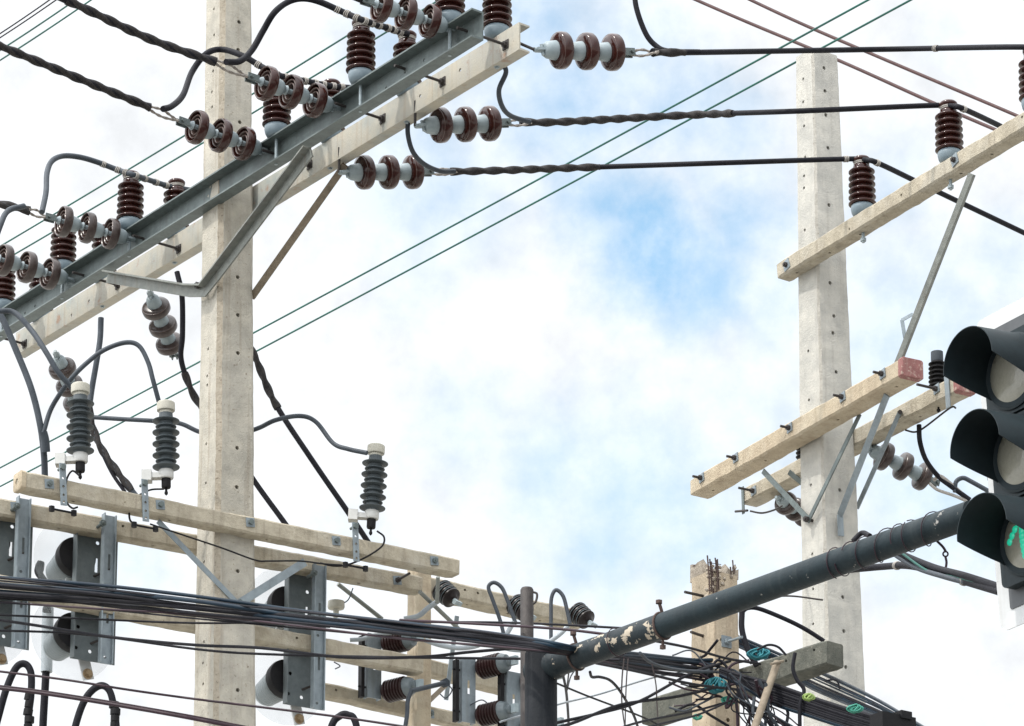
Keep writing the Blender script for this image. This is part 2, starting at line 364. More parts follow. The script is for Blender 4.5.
def wob(p, f, a): return mnoise.noise(p * f) * a
def cast_bar(A, B, up, back, h, wd, ch=.012, step=.045, rough=.0040):
    """cast concrete bar: A-B is the top edge of its front face; chamfered section, uneven faces"""
    A, B = Vector(A), Vector(B); u = (B - A).normalized(); L = (B - A).length; n = max(8, int(L / step))
    prof = [(0, ch), (0, h - ch), (ch, h), (wd - ch, h), (wd, h - ch), (wd, ch), (wd - ch, 0), (ch, 0)]
    mb = MB(); vs, fs = [], []
    for i in range(n + 1):
        t = L * i / n; sh = .006 if i in (0, n) else 0
        for j, (x, y) in enumerate(prof):
            x2 = min(max(x, sh), wd - sh); y2 = min(max(y, sh), h - sh)
            p = A + u * t + back * x2 - up * y2
            q = Vector((wob(p, 9, 1), wob(p + Vector((7, 3, 1)), 9, 1), wob(p + Vector((1, 9, 4)), 9, 1))) * rough
            q += Vector((wob(p, 28, 1), wob(p + Vector((5, 2, 8)), 28, 1), wob(p + Vector((4, 4, 4)), 28, 1))) * rough * .6
            vs.append(p + q)
    m = 8
    for i in range(n):
        for j in range(m):
            j2 = (j + 1) % m; fs.append((i * m + j, i * m + j2, (i + 1) * m + j2, (i + 1) * m + j))
    fs.append(tuple(range(m))[::-1]); fs.append(tuple(range(n * m, n * m + m)))
    return mb.add(vs, fs)

# ------------------------------------------------------------------ ground
g = MB(); g.add([(-900, -900, 0), (900, -900, 0), (900, 900, 0), (-900, 900, 0)], [(0, 1, 2, 3)])
tag(mesh_obj('ground', g, 'paving', flat=True), None, None, kind='structure')
g = MB(); g.add([(-900, -14, .004), (900, -14, .004), (900, 13.2, .004), (-900, 13.2, .004)], [(0, 1, 2, 3)])
tag(mesh_obj('road', g, 'asphalt', flat=True), None, None, kind='structure')
g = MB()
for i in range(-40, 41): g.add([(i * 6, 1.9, .008), (i * 6 + 3, 1.9, .008), (i * 6 + 3, 2.05, .008), (i * 6, 2.05, .008)], [(0, 1, 2, 3)])
tag(mesh_obj('road_marking', g, 'road_paint', flat=True), None, None, kind='structure')
g = MB(); g.obox((0, 13.3, .065), Vector((1, 0, 0)), Vector((0, 1, 0)), UP, 900, .1, .065)
tag(mesh_obj('kerb', g, 'paving', flat=True), None, None, kind='structure')

# ------------------------------------------------------------------ poles
class Pole:
    def __init__(s, name, label, px, py, Y, w_at, top_z, m, lean=0.0, group='concrete poles', fa=1.0, fb=1.0, edge=None):
        """w_at: list of (z, half width of left face dir NL thickness, along D1) – square section, faces normal to NL and D1"""
        s.c = P(px, py, Y); s.lean = lean; s.w_at = w_at; s.m = m; s.fa = fa; s.fb = fb; s.edge = edge
        s.t = Thing(name, label, 'pole', (s.axis(0).x, Y, 0), group)
        s.top = top_z
    def axis(s, z): return Vector((s.c.x + s.lean * (z - s.c.z), s.c.y, z))
    def hw(s, z):
        (z0, a), (z1, b) = s.w_at; return a + (b - a) * (z - z0) / (z1 - z0)
    def build(s, top_shape=None, chamf=.022):
        mb = MB(); n = 150; vs, fs = [], []
        zs = [s.top * (i / 30) * .45 for i in range(30)] + [s.top * (.45 + .55 * i / n) for i in range(n + 1)]
        m = 8
        for z in zs:
            h = s.hw(z); c = chamf; o = s.axis(z)
            for (a, b) in [(-h, -h + c), (-h, h - c), (-h + c, h), (h - c, h), (h, h - c), (h, -h + c), (h - c, -h), (-h + c, -h)]:
                p = o + D1 * a * s.fa + NL * b * s.fb
                e_ = 2.6 if abs(abs(a) - abs(b)) > 1e-6 and (a, b) in ((h - c, h), (h, h - c)) else 1.0
                q = Vector((wob(p, 3, .004) + wob(p, 30, .0022) * e_, wob(p + Vector((5, 5, 5)), 3, .004) + wob(p + Vector((5, 5, 5)), 30, .0022) * e_, 0))
                vs.append(p + q)
        for i in range(len(zs) - 1):
            for j in range(m):
                j2 = (j + 1) % m; fs.append((i * m + j, i * m + j2, (i + 1) * m + j2, (i + 1) * m + j))
        fs.append(tuple(range(m))[::-1])
        k = (len(zs) - 1) * m; fs.append(tuple(range(k, k + m)))
        mb.add(vs, fs)
        s.shaft = s.t.part('shaft', mb, s.m)
        if s.edge:
            s.shaft.data.materials.append(MATS[s.edge])
            for i in range(len(zs) - 1): s.shaft.data.polygons[i * m + 3].material_index = 1
    def on_face(s, px, py, which):
        nrm = D1 if which == 'r' else NL
        ff = s.fa if which == 'r' else s.fb
        p = PPL(px, py, s.c + nrm * s.hw(s.c.z) * ff, nrm); h = s.hw(p.z) * ff
        return PPL(px, py, s.axis(p.z) + nrm * h, nrm)
    def holes(s, right, left, r=.013):
        mb = MB()
        for which, lst in (('r', right), ('l', left)):
            nrm = D1 if which == 'r' else NL
            for (x, y) in lst:
                p = s.on_face(x, y, which); mb.cyl(p + nrm * .03, p - nrm * .075, r if which == 'r' else r * .8, 12)
        cut(s.shaft, mb)

zc = P(225, 363, 20).z
A = Pole('utility_pole', 'tall square concrete pole on the left carrying the two steel channel beams', 226.7, 363, 20, [(zc - 2.35, .1445), (zc + 2.35, .112)], P(225, -130, 20).z, 'pole_concrete', lean=-.013, edge='pole_edge')
A.build(chamf=.027)
A.holes([(239, 22), (238, 50), (238, 277), (238, 315), (238, 353), (237, 448), (237, 487), (238, 571), (238, 690), (240, 122), (239, 150), (238, 525)],
        [(214, 9), (214, 35), (213, 71), (212, 92), (212, 107), (208, 349), (207, 376), (207, 385), (206, 444), (206, 483), (205, 543), (204, 562), (204, 642), (203, 663), (203, 684), (209, 290)])
zb = P(825, 363, 20.6).z
Bp = Pole('utility_pole', 'tall pale concrete pole on the right with its flat top in view', 825, 363, 20.6, [(zb - 2.3, .142), (zb + 2.1, .099)], P(817, 57, 20.6).z, 'pole_concrete_pale', lean=-.006, fa=.90, fb=1.08, edge='pole_edge_pale')
Bp.build(chamf=.014)
Bp.holes([(824, 68), (825, 91), (826, 115), (828, 148), (830, 283), (834, 316), (833, 333), (836, 372), (840, 490), (843, 597), (844, 631), (846, 667), (829, 205)],
         [(803, 79), (803, 102), (804, 126), (804, 176), (804, 188), (808, 351), (809, 400), (811, 485), (812, 554), (813, 589), (813, 624), (805, 157), (805, 230)])
zq = P(419, 660, 21.3).z
Cp = Pole('utility_pole', 'slim concrete post behind the ends of the lower left crossarms', 419, 660, 21.3, [(0, .066), (zq, .060)], P(419, 566, 21.3).z, 'arm_concrete_warm')
Cp.build(chamf=.012)

# broken pole with bare reinforcement
ze = P(715, 640, 19).z
E = Pole('broken_pole', 'concrete pole snapped off at the top with rusty bars sticking out', 715, 640, 19, [(ze - .6, .106), (ze + .5, .102)], P(715, 578, 19).z, 'broken_concrete')
E.build()
E.holes([(722, 640), (728, 720)], [(703, 636), (699, 610)])
def broken_top():
    mb = MB(); z0 = E.top; h = E.hw(z0) - .004; n = 9; vs = []; fs = []
    o = E.axis(z0)
    tops = {}
    for i in range(n):
        for j in range(n):
            a = -h + 2 * h * i / (n - 1); b = -h + 2 * h * j / (n - 1)
            p = o + D1 * a + NL * b
            # a notch faces the camera on the right, a higher stub stands at the left back
            hgt = .050 + .062 * max(0, b / h) * (1 if a < .1 * h else .35) + mnoise.noise(p * 22) * .03 - (.06 if (a > .2 * h and b > -.2 * h) else 0)
            if i in (0, n - 1) or j in (0, n - 1): hgt *= .72
            vs.append(p + UP * max(hgt, -.01) + Vector((mnoise.noise(p * 30), mnoise.noise(p * 31), 0)) * .007)
    for i in range(n - 1):
        for j in range(n - 1): fs.append((i * n + j, (i + 1) * n + j, (i + 1) * n + j + 1, i * n + j + 1))
    ring = [i * n for i in range(n)] + [(n - 1) * n + j for j in range(1, n)] + [i * n + n - 1 for i in range(n - 2, -1, -1)] + [j for j in range(n - 2, 0, -1)]
    base = len(vs)
    for r in ring:
        i, j = divmod(r, n); a = -h + 2 * h * i / (n - 1); b = -h + 2 * h * j / (n - 1); vs.append(o + D1 * a + NL * b - UP * .02)
    m = len(ring)
    for k in range(m): k2 = (k + 1) % m; fs.append((ring[k], ring[k2], base + k2, base + k))
    fs.append(tuple(range(base, base + m)))
    mb.add(vs, fs); E.t.part('fractured_top', mb, 'fracture', angle=20)
    # broken-away corner: aggregate patch proud of the right face
    mb = MB()
    for q in range(26):
        px = random.uniform(705, 735); py = random.uniform(566, 600); p = E.on_face(px, py, 'r')
        r = random.uniform(.006, .016); mb.lathe([(0, -r), (r * .8, -r * .5), (r, 0), (r * .7, r * .6), (0, r)], p, Vector((random.uniform(-1, 1), random.uniform(-1, 1), 1)), 7)
    E.t.part('exposed_aggregate', mb, 'fracture')
    for (x, y0, y1) in [(709, 594, 553), (711, 592, 556), (713, 596, 558), (716, 593, 557), (718, 590, 556), (730, 575, 563), (733, 574, 560), (732, 572, 556), (694, 566, 562), (715, 570, 554)]:
        p0 = E.on_face(x, y0, 'r') + D1 * .008; p1 = p0 + UP * ((y0 - y1 - 5) * mpp(19) / .93) + Vector((random.uniform(-1, 1), random.uniform(-1, 1), 0)) * .012
        E.t.part('reinforcing_bar', MB().tube([p0, p0.lerp(p1, .5) + Vector((.002, 0, 0)), p1], .0042, 7, 2, .12, .03), 'rusty')
    for y in (562, 570, 577, 584, 590):
        a = E.on_face(707, y + 1, 'r') + D1 * .010; b = E.on_face(720, y + 3, 'r') + D1 * .010; E.t.part('binding_wire', MB().tube([a, b], .0022, 6), 'rusty')
    for (x0, y0, x1, y1) in [(685, 592, 703, 596), (691, 632, 703, 636)]:
        b = E.on_face(x1, y1, 'l'); a = P(x0, y0, b.y - .12)
        bo = E.t.part('bolt', MB().cyl(a, b, .0085, 10), 'dark_steel')
    a = E.on_face(726, 642, 'r'); b = P(742, 637, a.y - .14)
    E.t.part('bolt', MB().cyl(a, b, .008, 10).hexnut(a + D1 * .02, D1, .02, .02).obox(a + D1 * .004, D2, UP, D1, .034, .034, .004), 'galvanised_pale')
broken_top()

# ------------------------------------------------------------------ crossarms and beams
class Arm:
    """level bar through the pixel line of its front top edge; reference plane fixes its distance"""
    def __init__(s, a, b, o, nrm):
        f = (225 - a[0]) / (b[0] - a[0]); x = .5
        # reference pixel = where the line meets the plane's own origin column
        ox = 512 + F_PX * (o.x) / (o.y * CP + (o.z - CAM_Z) * SP)
        f = (ox - a[0]) / (b[0] - a[0])
        q = PPL(ox, a[1] + (b[1] - a[1]) * f, o, nrm)
        s.z = q.z; s.A = PZ(a[0], a[1], s.z); s.B = PZ(b[0], b[1], s.z)
        s.u = (s.B - s.A).normalized(); s.L = (s.B - s.A).length
        s.back = Vector((-s.u.y, s.u.x, 0))
        if s.back.y < 0: s.back = -s.back
        s.front = -s.back
    def at(s, px, off=Vector((0, 0, 0))):
        """point of the front top edge seen at column px"""
        d = ray(px, 363); # vertical-ish: solve on the line
        def col(p):
            p = p + off; return 512 + F_PX * p.x / (p.y * CP + (p.z - CAM_Z) * SP)
        lo, hi = -2.0, s.L + 2.0
        for _ in range(50):
            mid = (lo + hi) / 2
            if col(s.A + s.u * mid) < px: lo = mid
            else: hi = mid
        return s.A + s.u * lo
    def front_pt(s, px, py): return PPL(px, py, s.A, s.front)

def concrete_arm(label, a, b, o, nrm, h, wd, m, holes=(), bolts=(), group='concrete crossarms', name='crossarm', nuts=(), through=(), under=()):
    ar = Arm(a, b, o, nrm); ar.h, ar.w = h, wd
    ar.t = Thing(name, label, 'crossarm', (ar.A + ar.B) / 2 - UP * h, group)
    ar.body = ar.t.part('beam', cast_bar(ar.A, ar.B, UP, ar.back, h, wd), m)
    if holes:
        mb = MB()
        for (x, y) in holes:
            p = ar.front_pt(x, y); mb.cyl(p + ar.front * .03, p - ar.front * .05, .009, 10)
        cut(ar.body, mb)
    if under:
        mb = MB()
        for t in under:
            p = ar.A + ar.u * (ar.L * t) + ar.back * (wd * .5) - UP * h; mb.cyl(p - UP * .03, p + UP * .05, .010, 10)
        cut(ar.body, mb)
    for (x, y, ln) in bolts:              # square washer, nut and protruding bolt
        p = ar.front_pt(x, y); ax = ar.front
        bo = ar.t.part('washer', MB().obox(p + ax * .004, (ar.u + UP * .12).normalized(), (UP - ar.u * .12).normalized(), ax, .028, .028, .003), 'galvanised_pale')
        ar.t.part('bolt', MB().cyl(p - ax * .01, p + ax * ln, .0085, 10).hexnut(p + ax * .016, ax, .018, .018), 'dark_steel' if ln > .05 else 'galvanised', parent=None)
    return ar

oA = A.axis(A.c.z)
hA = .124
# ---- two steel channels bolted either side of the left pole
def channel_arm(label, a, b, o, nrm, h, fl, m, opens, th=.010):
    ar = Arm(a, b, o, nrm); ar.h = h; ar.fl = fl
    ar.t = Thing('channel_beam', label, 'beam', (ar.A + ar.B) / 2 - UP * h, 'steel channel beams')
    # section in (depth from the front line, height down)
    if opens == 'front': prof = [(0, 0), (fl, 0), (fl, h), (0, h), (0, h - th), (fl - th, h - th * 1.2), (fl - th, th * 1.2), (0, th)]
    else: prof = [(0, 0), (fl, 0), (fl, th), (th, th * 1.2), (th, h - th * 1.2), (fl, h - th), (fl, h), (0, h)]
    mb = MB(); mb.prism([(x, -y) for x, y in prof], ar.A, ar.back, UP, ar.B - ar.A)
    ar.body = ar.t.part('channel', mb, m)
    return ar
H1, FL1 = .172, .082
ch1 = channel_arm('grey galvanised channel beam in front of the left pole, nearest the camera', (-42, 335.7), (471.6, 7.6), oA + NL * (hA + FL1), NL, H1, FL1, 'galvanised', 'front')
ch2 = channel_arm('cream painted channel beam with rust stains behind the left pole', (16, 333), (519, 22), oA - NL * (hA + .004), NL, .165, .075, 'painted_channel', 'back')
def ch1_web(px, py): return PPL(px, py, ch1.A + ch1.back * (FL1 - .010), ch1.front)
def ch2_web(px, py): return ch2.front_pt(px, py)
mb = MB()
for (x, y) in [(424, 60), (405, 72), (110, 243), (57, 296), (35, 306), (25, 313), (210, 187), (208, 196), (322, 108), (386, 88)]:
    p = ch1_web(x, y); mb.cyl(p + ch1.front * .03, p - ch1.front * .05, .0095, 10)
cut(ch1.body, mb)
mb = MB()
for (x, y) in [(460, 70), (420, 96), (89, 301), (71.5, 315)]:
    p = ch2_web(x, y); mb.cyl(p + ch2.front * .03, p - ch2.front * .05, .0115, 10)
cut(ch2.body, mb)
# long spacer bolts between the two webs
for (x, y) in [(506, 45), (443, 82), (383, 119), (310, 165), (118, 285), (179, 249), (25, 344)]:
    q = ch2_web(x, y); d = ch1.front; e = q + d * .34
    ch2.t.part('spacer_bolt', MB().cyl(q - d * .03, e, .0085, 10).hexnut(q + d * .012, d, .019, .02).obox(q + d * .0035, ch2.u, UP, d, .026, .026, .003), 'dark_steel')

# ---- lower left concrete arms (towards the slim post)
a1 = concrete_arm('front crossarm carrying three lightning arresters across the left pole', (22, 470), (460, 558.4), oA + D1 * (hA + .112), D1, .107, .107, 'arm_concrete',
                  bolts=[(49, 484, .03), (160, 505, .02), (250, 522.5, .02), (336, 541, .02), (434, 561, .03)], under=(.12, .33, .55, .72, .9))
a2 = concrete_arm('middle crossarm behind the left pole, just below the arrester arm', (-34, 491), (423, 576), oA - D1 * (hA + .004), D1, .107, .107, 'arm_concrete', holes=[(123, 526), (395, 579)], bolts=[(397, 580.5, .16), (15, 507, .05)], under=(.2, .4, .6, .86))
a3 = concrete_arm('lowest long crossarm behind the left pole, below the black cable bundle', (-34, 567), (424, 657), oA - D1 * (hA + .004), D1, .107, .107, 'arm_concrete', holes=[(297, 638)], under=(.25, .5, .78))
oC = Cp.axis(Cp.c.z)
a6 = concrete_arm('far crossarm on the slim post with three dark insulators on its side', (424, 575), (586, 611), oC - D1 * .062 - D2 * .0, D1, .108, .15, 'arm_concrete', holes=[(465, 590), (478, 593)], under=(.3, .55, .75))
a5 = concrete_arm('short lower crossarm behind the pale cutout plates', (424, 657), (548, 688), oC - D1 * .20, D1, .10, .10, 'arm_concrete')
a4 = concrete_arm('lowest crossarm at the foot of the picture, behind the slim post', (322, 681), (528, 728), oC - D1 * .07, D1, .09, .09, 'arm_concrete', holes=[(336, 690)], bolts=[(430, 714, .03)])
# ---- right pole arms
oB = Bp.axis(Bp.c.z)
b0 = concrete_arm('upper crossarm of the right pole, holding the pin insulators', (776, 263), (1075, 78.5), oB + NL * (.128 + .1), NL, .11, .112, 'arm_concrete',
                  holes=[(901, 195), (849, 229), (1022, 117)], under=(.05, .17, .28, .62, .72))
mb = MB()
for x in (787, 962):
    pass
b1 = concrete_arm('lower front crossarm of the right pole with a red painted end', (689.5, 479), (902, 356.5), oB + NL * (.139 + .15), NL, .118, .15, 'arm_concrete_warm',
                  bolts=[(702, 478, .07), (736, 458, .07), (790, 428, .07), (843, 397, .07), (883, 374, .07)], under=(.07, .33, .67, .93))
b2 = concrete_arm('lower rear crossarm of the right pole, partly behind the traffic signal', (741, 489), (958, 373), oB - NL * .142, NL, .11, .13, 'arm_concrete', bolts=[(754, 491, .12), (937, 389, .15)], under=(.3, .8))
# small washers of the upper arm
for (x, y) in [(787, 265), (955, 160)]:
    p = b0.front_pt(x, y); ax = b0.front
    b0.t.part('washer', MB().obox(p + ax * .004, (b0.u + UP * .3).normalized(), (UP - b0.u * .3).normalized(), ax, .03, .034, .003), 'galvanised_pale')
    b0.t.part('bolt', MB().cyl(p - ax * .01, p + ax * .03, .009, 10).hexnut(p + ax * .014, ax, .018, .018), 'dark_steel')
# painted ends
for ar, ml in ((b1, .045), (b2, .05)):
    mb = cast_bar(ar.B - ar.u * ml + UP * .003 + ar.front * .003, ar.B + ar.u * .004 + UP * .003 + ar.front * .003, UP, ar.back, ar.h + .006, ar.w + .006, rough=.0015)
    ar.t.part('painted_end', mb, 'red_paint', label='faded red painted end')
# cream mortar on the near end of the front left arm
mb = cast_bar(a1.A + UP * .003 + a1.front * .003 - a1.u * .006, a1.A + a1.u * .03 + UP * .003 + a1.front * .003, UP, a1.back, .113, .113, rough=.002)
bo = a1.t.part('end_cap', mb, 'arm_concrete_warm', label='cream end with a round hole')
m2 = MB(); c = a1.A + a1.back * .055 - UP * .055; m2.cyl(c - a1.u * .05, c + a1.u * .025, .019, 14); cut(bo, m2)
# ---- weathered arm on the broken pole
oE = E.axis(E.c.z)
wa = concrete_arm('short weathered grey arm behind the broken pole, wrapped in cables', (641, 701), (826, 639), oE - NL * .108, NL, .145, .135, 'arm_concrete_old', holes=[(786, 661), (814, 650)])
mb = cast_bar(wa.A - wa.u * .002 + UP * .001 + wa.front * .001, wa.A + wa.u * .001, UP, wa.back, .14, .13)

# ------------------------------------------------------------------ insulator prototypes
def pin_proto():
    t = bpy.data.objects.new('pin_insulator', None); COL.objects.link(t); t.empty_display_size = .1
    prof = [(.0, .070), (.055, .070)]
    n = 6; z0, z1 = .076, .348
    for i in range(n):
        z = z0 + (z1 - z0) * i / n; s = (z1 - z0) / n; rr = .092 - .001 * i
        prof += [(.058, z), (.072, z + s * .05), (rr - .004, z + s * .13), (rr, z + s * .22), (rr, z + s * .34), (rr - .005, z + s * .43), (.070, z + s * .55), (.057, z + s * .68), (.056, z + s * .98)]
    prof += [(.056, z1 + .004), (.048, z1 + .014), (.044, z1 + .026), (.047, z1 + .036), (.058, z1 + .044), (.059, z1 + .058), (.050, z1 + .068), (.025, z1 + .072), (0, z1 + .073)]
    b = mesh_obj('porcelain_body', MB().lathe(prof, seg=40), 'porcelain_brown', t, angle=60)
    c = mesh_obj('base_cap', MB().lathe([(0, -.002), (.050, -.002), (.062, .006), (.072, .025), (.077, .05), (.077, .07), (.066, .080), (0, .080)], seg=36), 'cap_slate', t, angle=50)
    p = mesh_obj('steel_pin', MB().cyl((0, 0, -.185), (0, 0, 0), .0105, 12).hexnut((0, 0, -.165), UP, .021, .020).lathe([(.03, -.006), (.03, 0)], seg=18), 'cap_grey', t)
    mb = MB()
    for k, (dz, a) in enumerate([(.022, .05), (.029, -.06), (.035, .03)]): mb.torus((0, 0, z1 + dz), Vector((a, .04, 1)), .049, .0042, 26, 6)
    tw = mesh_obj('tie_wire', mb, 'tie', t)
    return t
def string_proto(worn):
    """three cap-and-pin discs along +X, beam end at 0, wire end at .62"""
    t = bpy.data.objects.new('disc_insulator_string', None); COL.objects.link(t); t.empty_display_size = .1
    X = Vector((1, 0, 0)); brown = 'porcelain_worn' if worn else 'porcelain_brown'
    mesh_obj('clevis', MB().cyl((0, 0, 0), (.075, 0, 0), .013, 10).obox((.045, 0, 0), X, Vector((0, 1, 0)), UP, .03, .022, .007).cyl((.05, 0, -.03), (.05, 0, .03), .009, 10), 'cap_grey', t)
    for i in range(3):
        x = .07 + .158 * i
        sh = [(.0, x + .058), (.050, x + .058), (.070, x + .060), (.088, x + .066), (.0965, x + .076), (.098, x + .090), (.0965, x + .112), (.091, x + .120), (.085, x + .117), (.082, x + .072), (.060, x + .067), (.030, x + .066), (0, x + .066)]
        d = mesh_obj('disc', MB().lathe(sh, axis=X, seg=40), brown, t, angle=50)
        for rr, xx in ((.088, .119), (.066, .110), (.046, .106)):
            mesh_obj('rib', MB().lathe([(rr - .0035, x + .068), (rr + .0035, x + .068), (rr + .0035, x + xx - .003), (rr, x + xx + .001), (rr - .0035, x + xx - .003), (rr - .0035, x + .068)], axis=X, seg=40), 'porcelain_rim', d, angle=40)
        mesh_obj('cap', MB().lathe([(0, x - .012), (.026, x - .012), (.036, x - .006), (.044, x + .008), (.049, x + .035), (.052, x + .060), (.0, x + .060)], axis=X, seg=30), 'cap_grey', d, angle=50)
        mesh_obj('pin', MB().cyl((x + .073, 0, 0), (x + .160, 0, 0), .014, 12).lathe([(.022, x + .118), (.028, x + .126), (.022, x + .138)], axis=X, seg=14), 'cap_grey', d)
    x = .07 + .158 * 3
    mesh_obj('end_clevis', MB().obox((x + .03, .017, 0), X, Vector((0, 1, 0)), UP, .035, .004, .02).obox((x + .03, -.017, 0), X, Vector((0, 1, 0)), UP, .035, .004, .02).cyl((x + .045, -.035, 0), (x + .045, .035, 0), .010, 10), 'galvanised', t)
    return t
PIN = pin_proto(); STR = string_proto(False); STRW = string_proto(True)
used = set()
def fresh(proto):
    if proto.name not in used: used.add(proto.name); return proto
    return copy_tree(proto)
def place_pin(base, label, group, scale=1.0, tilt=None, rot=None):
    o = fresh(PIN); o.location = base; o.scale = (scale,) * 3
    up = UP if tilt is None else tilt
    o.rotation_mode = 'QUATERNION'; o.rotation_quaternion = Vector(up).to_track_quat('Z', 'Y')
    return tag(o, label, 'insulator', group)
def place_string(a, b, label, group, proto=STR, scale=None):
    o = fresh(proto); a, b = Vector(a), Vector(b); s = (b - a).length / .60 if scale is None else scale
    o.location = a; o.scale = (s,) * 3; o.rotation_mode = 'QUATERNION'; o.rotation_quaternion = (b - a).to_track_quat('X', 'Z')
    return tag(o, label, 'insulator', group)

# pins on the front channel (column px), base on the top flange
def ch_top(ar, px, off): p = ar.at(px); return p + ar.back * off
names1 = {450: 'brown pin insulator on front channel beam nearest its near end, cut by the frame top', 361: 'brown ribbed pin insulator on front channel beam under the looping cable',
          277: 'brown pin insulator on front channel beam standing behind the disc string', 130.5: 'dark pin insulator on front channel beam left of the pole under the bent cable',
          63.5: 'grey brown pin insulator on front channel beam behind the third disc string', 3: 'pin insulator on front channel beam cut by the left frame edge'}
for px, lab in names1.items():
    o_ = ch1.back * .040 + UP * .2; place_pin(ch1.at(px, o_) + ch1.back * .040 + UP * .001, lab, 'pin insulators on the front channel', .95)
names2 = {497: 'brown pin insulator at the near end of the cream channel beam', 407: 'brown pin insulator half hidden behind the front channel near its bolt hole',
          331: 'brown pin insulator top peeping over front channel beside the white tied jumper', 176: 'pin insulator top peeping over front channel just left of the pole',
          104: 'pin insulator top behind the third disc string', 41: 'pin insulator top behind the lowest disc string'}
for px, lab in names2.items():
    o_ = ch2.back * .032 + UP * .2; place_pin(ch2.at(px, o_) + ch2.back * .032 + UP * .001, lab, 'pin insulators on the rear channel', .95)
# pins on the right upper arm
for px, lab in [(862, 'brown pin insulator on the right upper crossarm closest to its pole'), (949, 'brown pin insulator on the right upper crossarm where two cables meet'), (1033, 'purple brown pin insulator at the right frame edge')]:
    o_ = b0.back * .055 + UP * .2; place_pin(b0.at(px, o_) + b0.back * .055 - UP * .004, lab, 'pin insulators on the right arm', .93)

# disc strings on the left side of the front channel (x0,y0 at the beam, x1,y1 at the wire)
def left_string(x0, y0, x1, y1, label, worn=False):
    a = ch1_web(x0, y0); b = PZ(x1, y1, a.z + .02)
    return place_string(a, b, label, 'disc strings on the left side of the front channel', STRW if worn else STR), a, b
LS = {}
LS[0] = left_string(455, 29, 363, 0, 'disc insulator string at the top beside the near end of the front channel')
LS[1] = left_string(340, 109, 248, 77, 'brown disc insulator string right of the pole, below the looping cable')
LS[2] = left_string(268, 152, 179, 121, 'brown disc insulator string crossing in front of the left pole')
LS[3] = left_string(135, 240, 46, 217, 'grey rimmed disc insulator string left of the pole, at the tangled clamp', True)
LS[4] = left_string(74, 281, -14, 255, 'grey rimmed disc insulator string lowest on the front channel, cut by the frame', True)
# strings on the right side of the cream channel
def right_string(x0, y0, x1, y1, Y1, label):
    q = ch2.at(min(x0, 513)); a = P(x0, y0, q.y + .02); b = P(x1, y1, q.y + .31)
    ch2.t.part('eye_bolt', MB().cyl(q + ch2.back * .004 - UP * .09, a, .0085, 10), 'dark_steel')
    return place_string(a, b, label, 'disc strings on the right side of the rear channel'), a, b
RS = {}
RS[0] = right_string(534, 49.5, 632, 53, ch2.at(534).y + .26, 'brown disc string at the near end of the cream channel, highest of three')
RS[1] = right_string(415, 126, 508, 123, ch2.at(415).y + .26, 'brown disc string below the cream channel, middle of three')
RS[2] = right_string(339, 172.5, 431, 172, ch2.at(339).y + .26, 'brown disc string below the cream channel, nearest the left pole')
# hanging strings
a = P(149, 290, ch2.at(149).y + .06); HS1 = (a, P(175, 357, a.y + .5))
place_string(HS1[0], HS1[1], 'grey disc insulator string hanging under the cream channel beside the pole', 'hanging disc strings', STRW)
a = P(55, 351, ch2.at(55).y + .06); HS2 = (a, P(82, 415, a.y + .5))
place_string(HS2[0], HS2[1], 'worn disc insulator string hanging behind the leftmost arrester', 'hanging disc strings', STRW)
a = P(864, 446, b2.at(868).y + .1); HS3 = (a, P(937, 484, a.y + .24))
place_string(HS3[0], HS3[1], 'worn disc insulator string slung below the rear arm beside the signal', 'hanging disc strings', STRW)
a = P(801, 500, b2.at(800).y + .15); HS4 = (a, P(772, 525, a.y + .45))
place_string(P(776, 497, b2.at(780).y + .1), P(812, 520, b2.at(780).y + .5), 'disc insulator string mostly hidden behind the right pole', 'hanging disc strings', STRW)

# dark pin insulators on the rear right arm
for (px, lab) in [(930, 'dark insulator with grey top standing on the rear right arm'), (797, 'dark insulator on the rear right arm half hidden by the pole')]:
    q = b2.at(px); o = place_pin(q + b2.back * .06 - UP * .03, lab, 'dark insulators on the rear right arm', .62)
    for ch in o.children:
        sl = ch.material_slots[0]; sl.link = 'OBJECT'; sl.material = MATS['cap_slate' if ch.name.startswith('tie') else 'black_rubber']
    k = mesh_obj('top_cap', MB().lathe([(.0, .34), (.058, .34), (.062, .36), (.06, .44), (0, .445)], seg=24), 'cable_grey', o)

# ------------------------------------------------------------------ braces
def brace(name, label, segs, wd, th, face, m, group='steel braces', parts=None, cat='brace'):
    mb = MB()
    for a, b in segs: mb.bar(a, b, wd, th, face)
    return single(name, label, cat, mb, m, group)
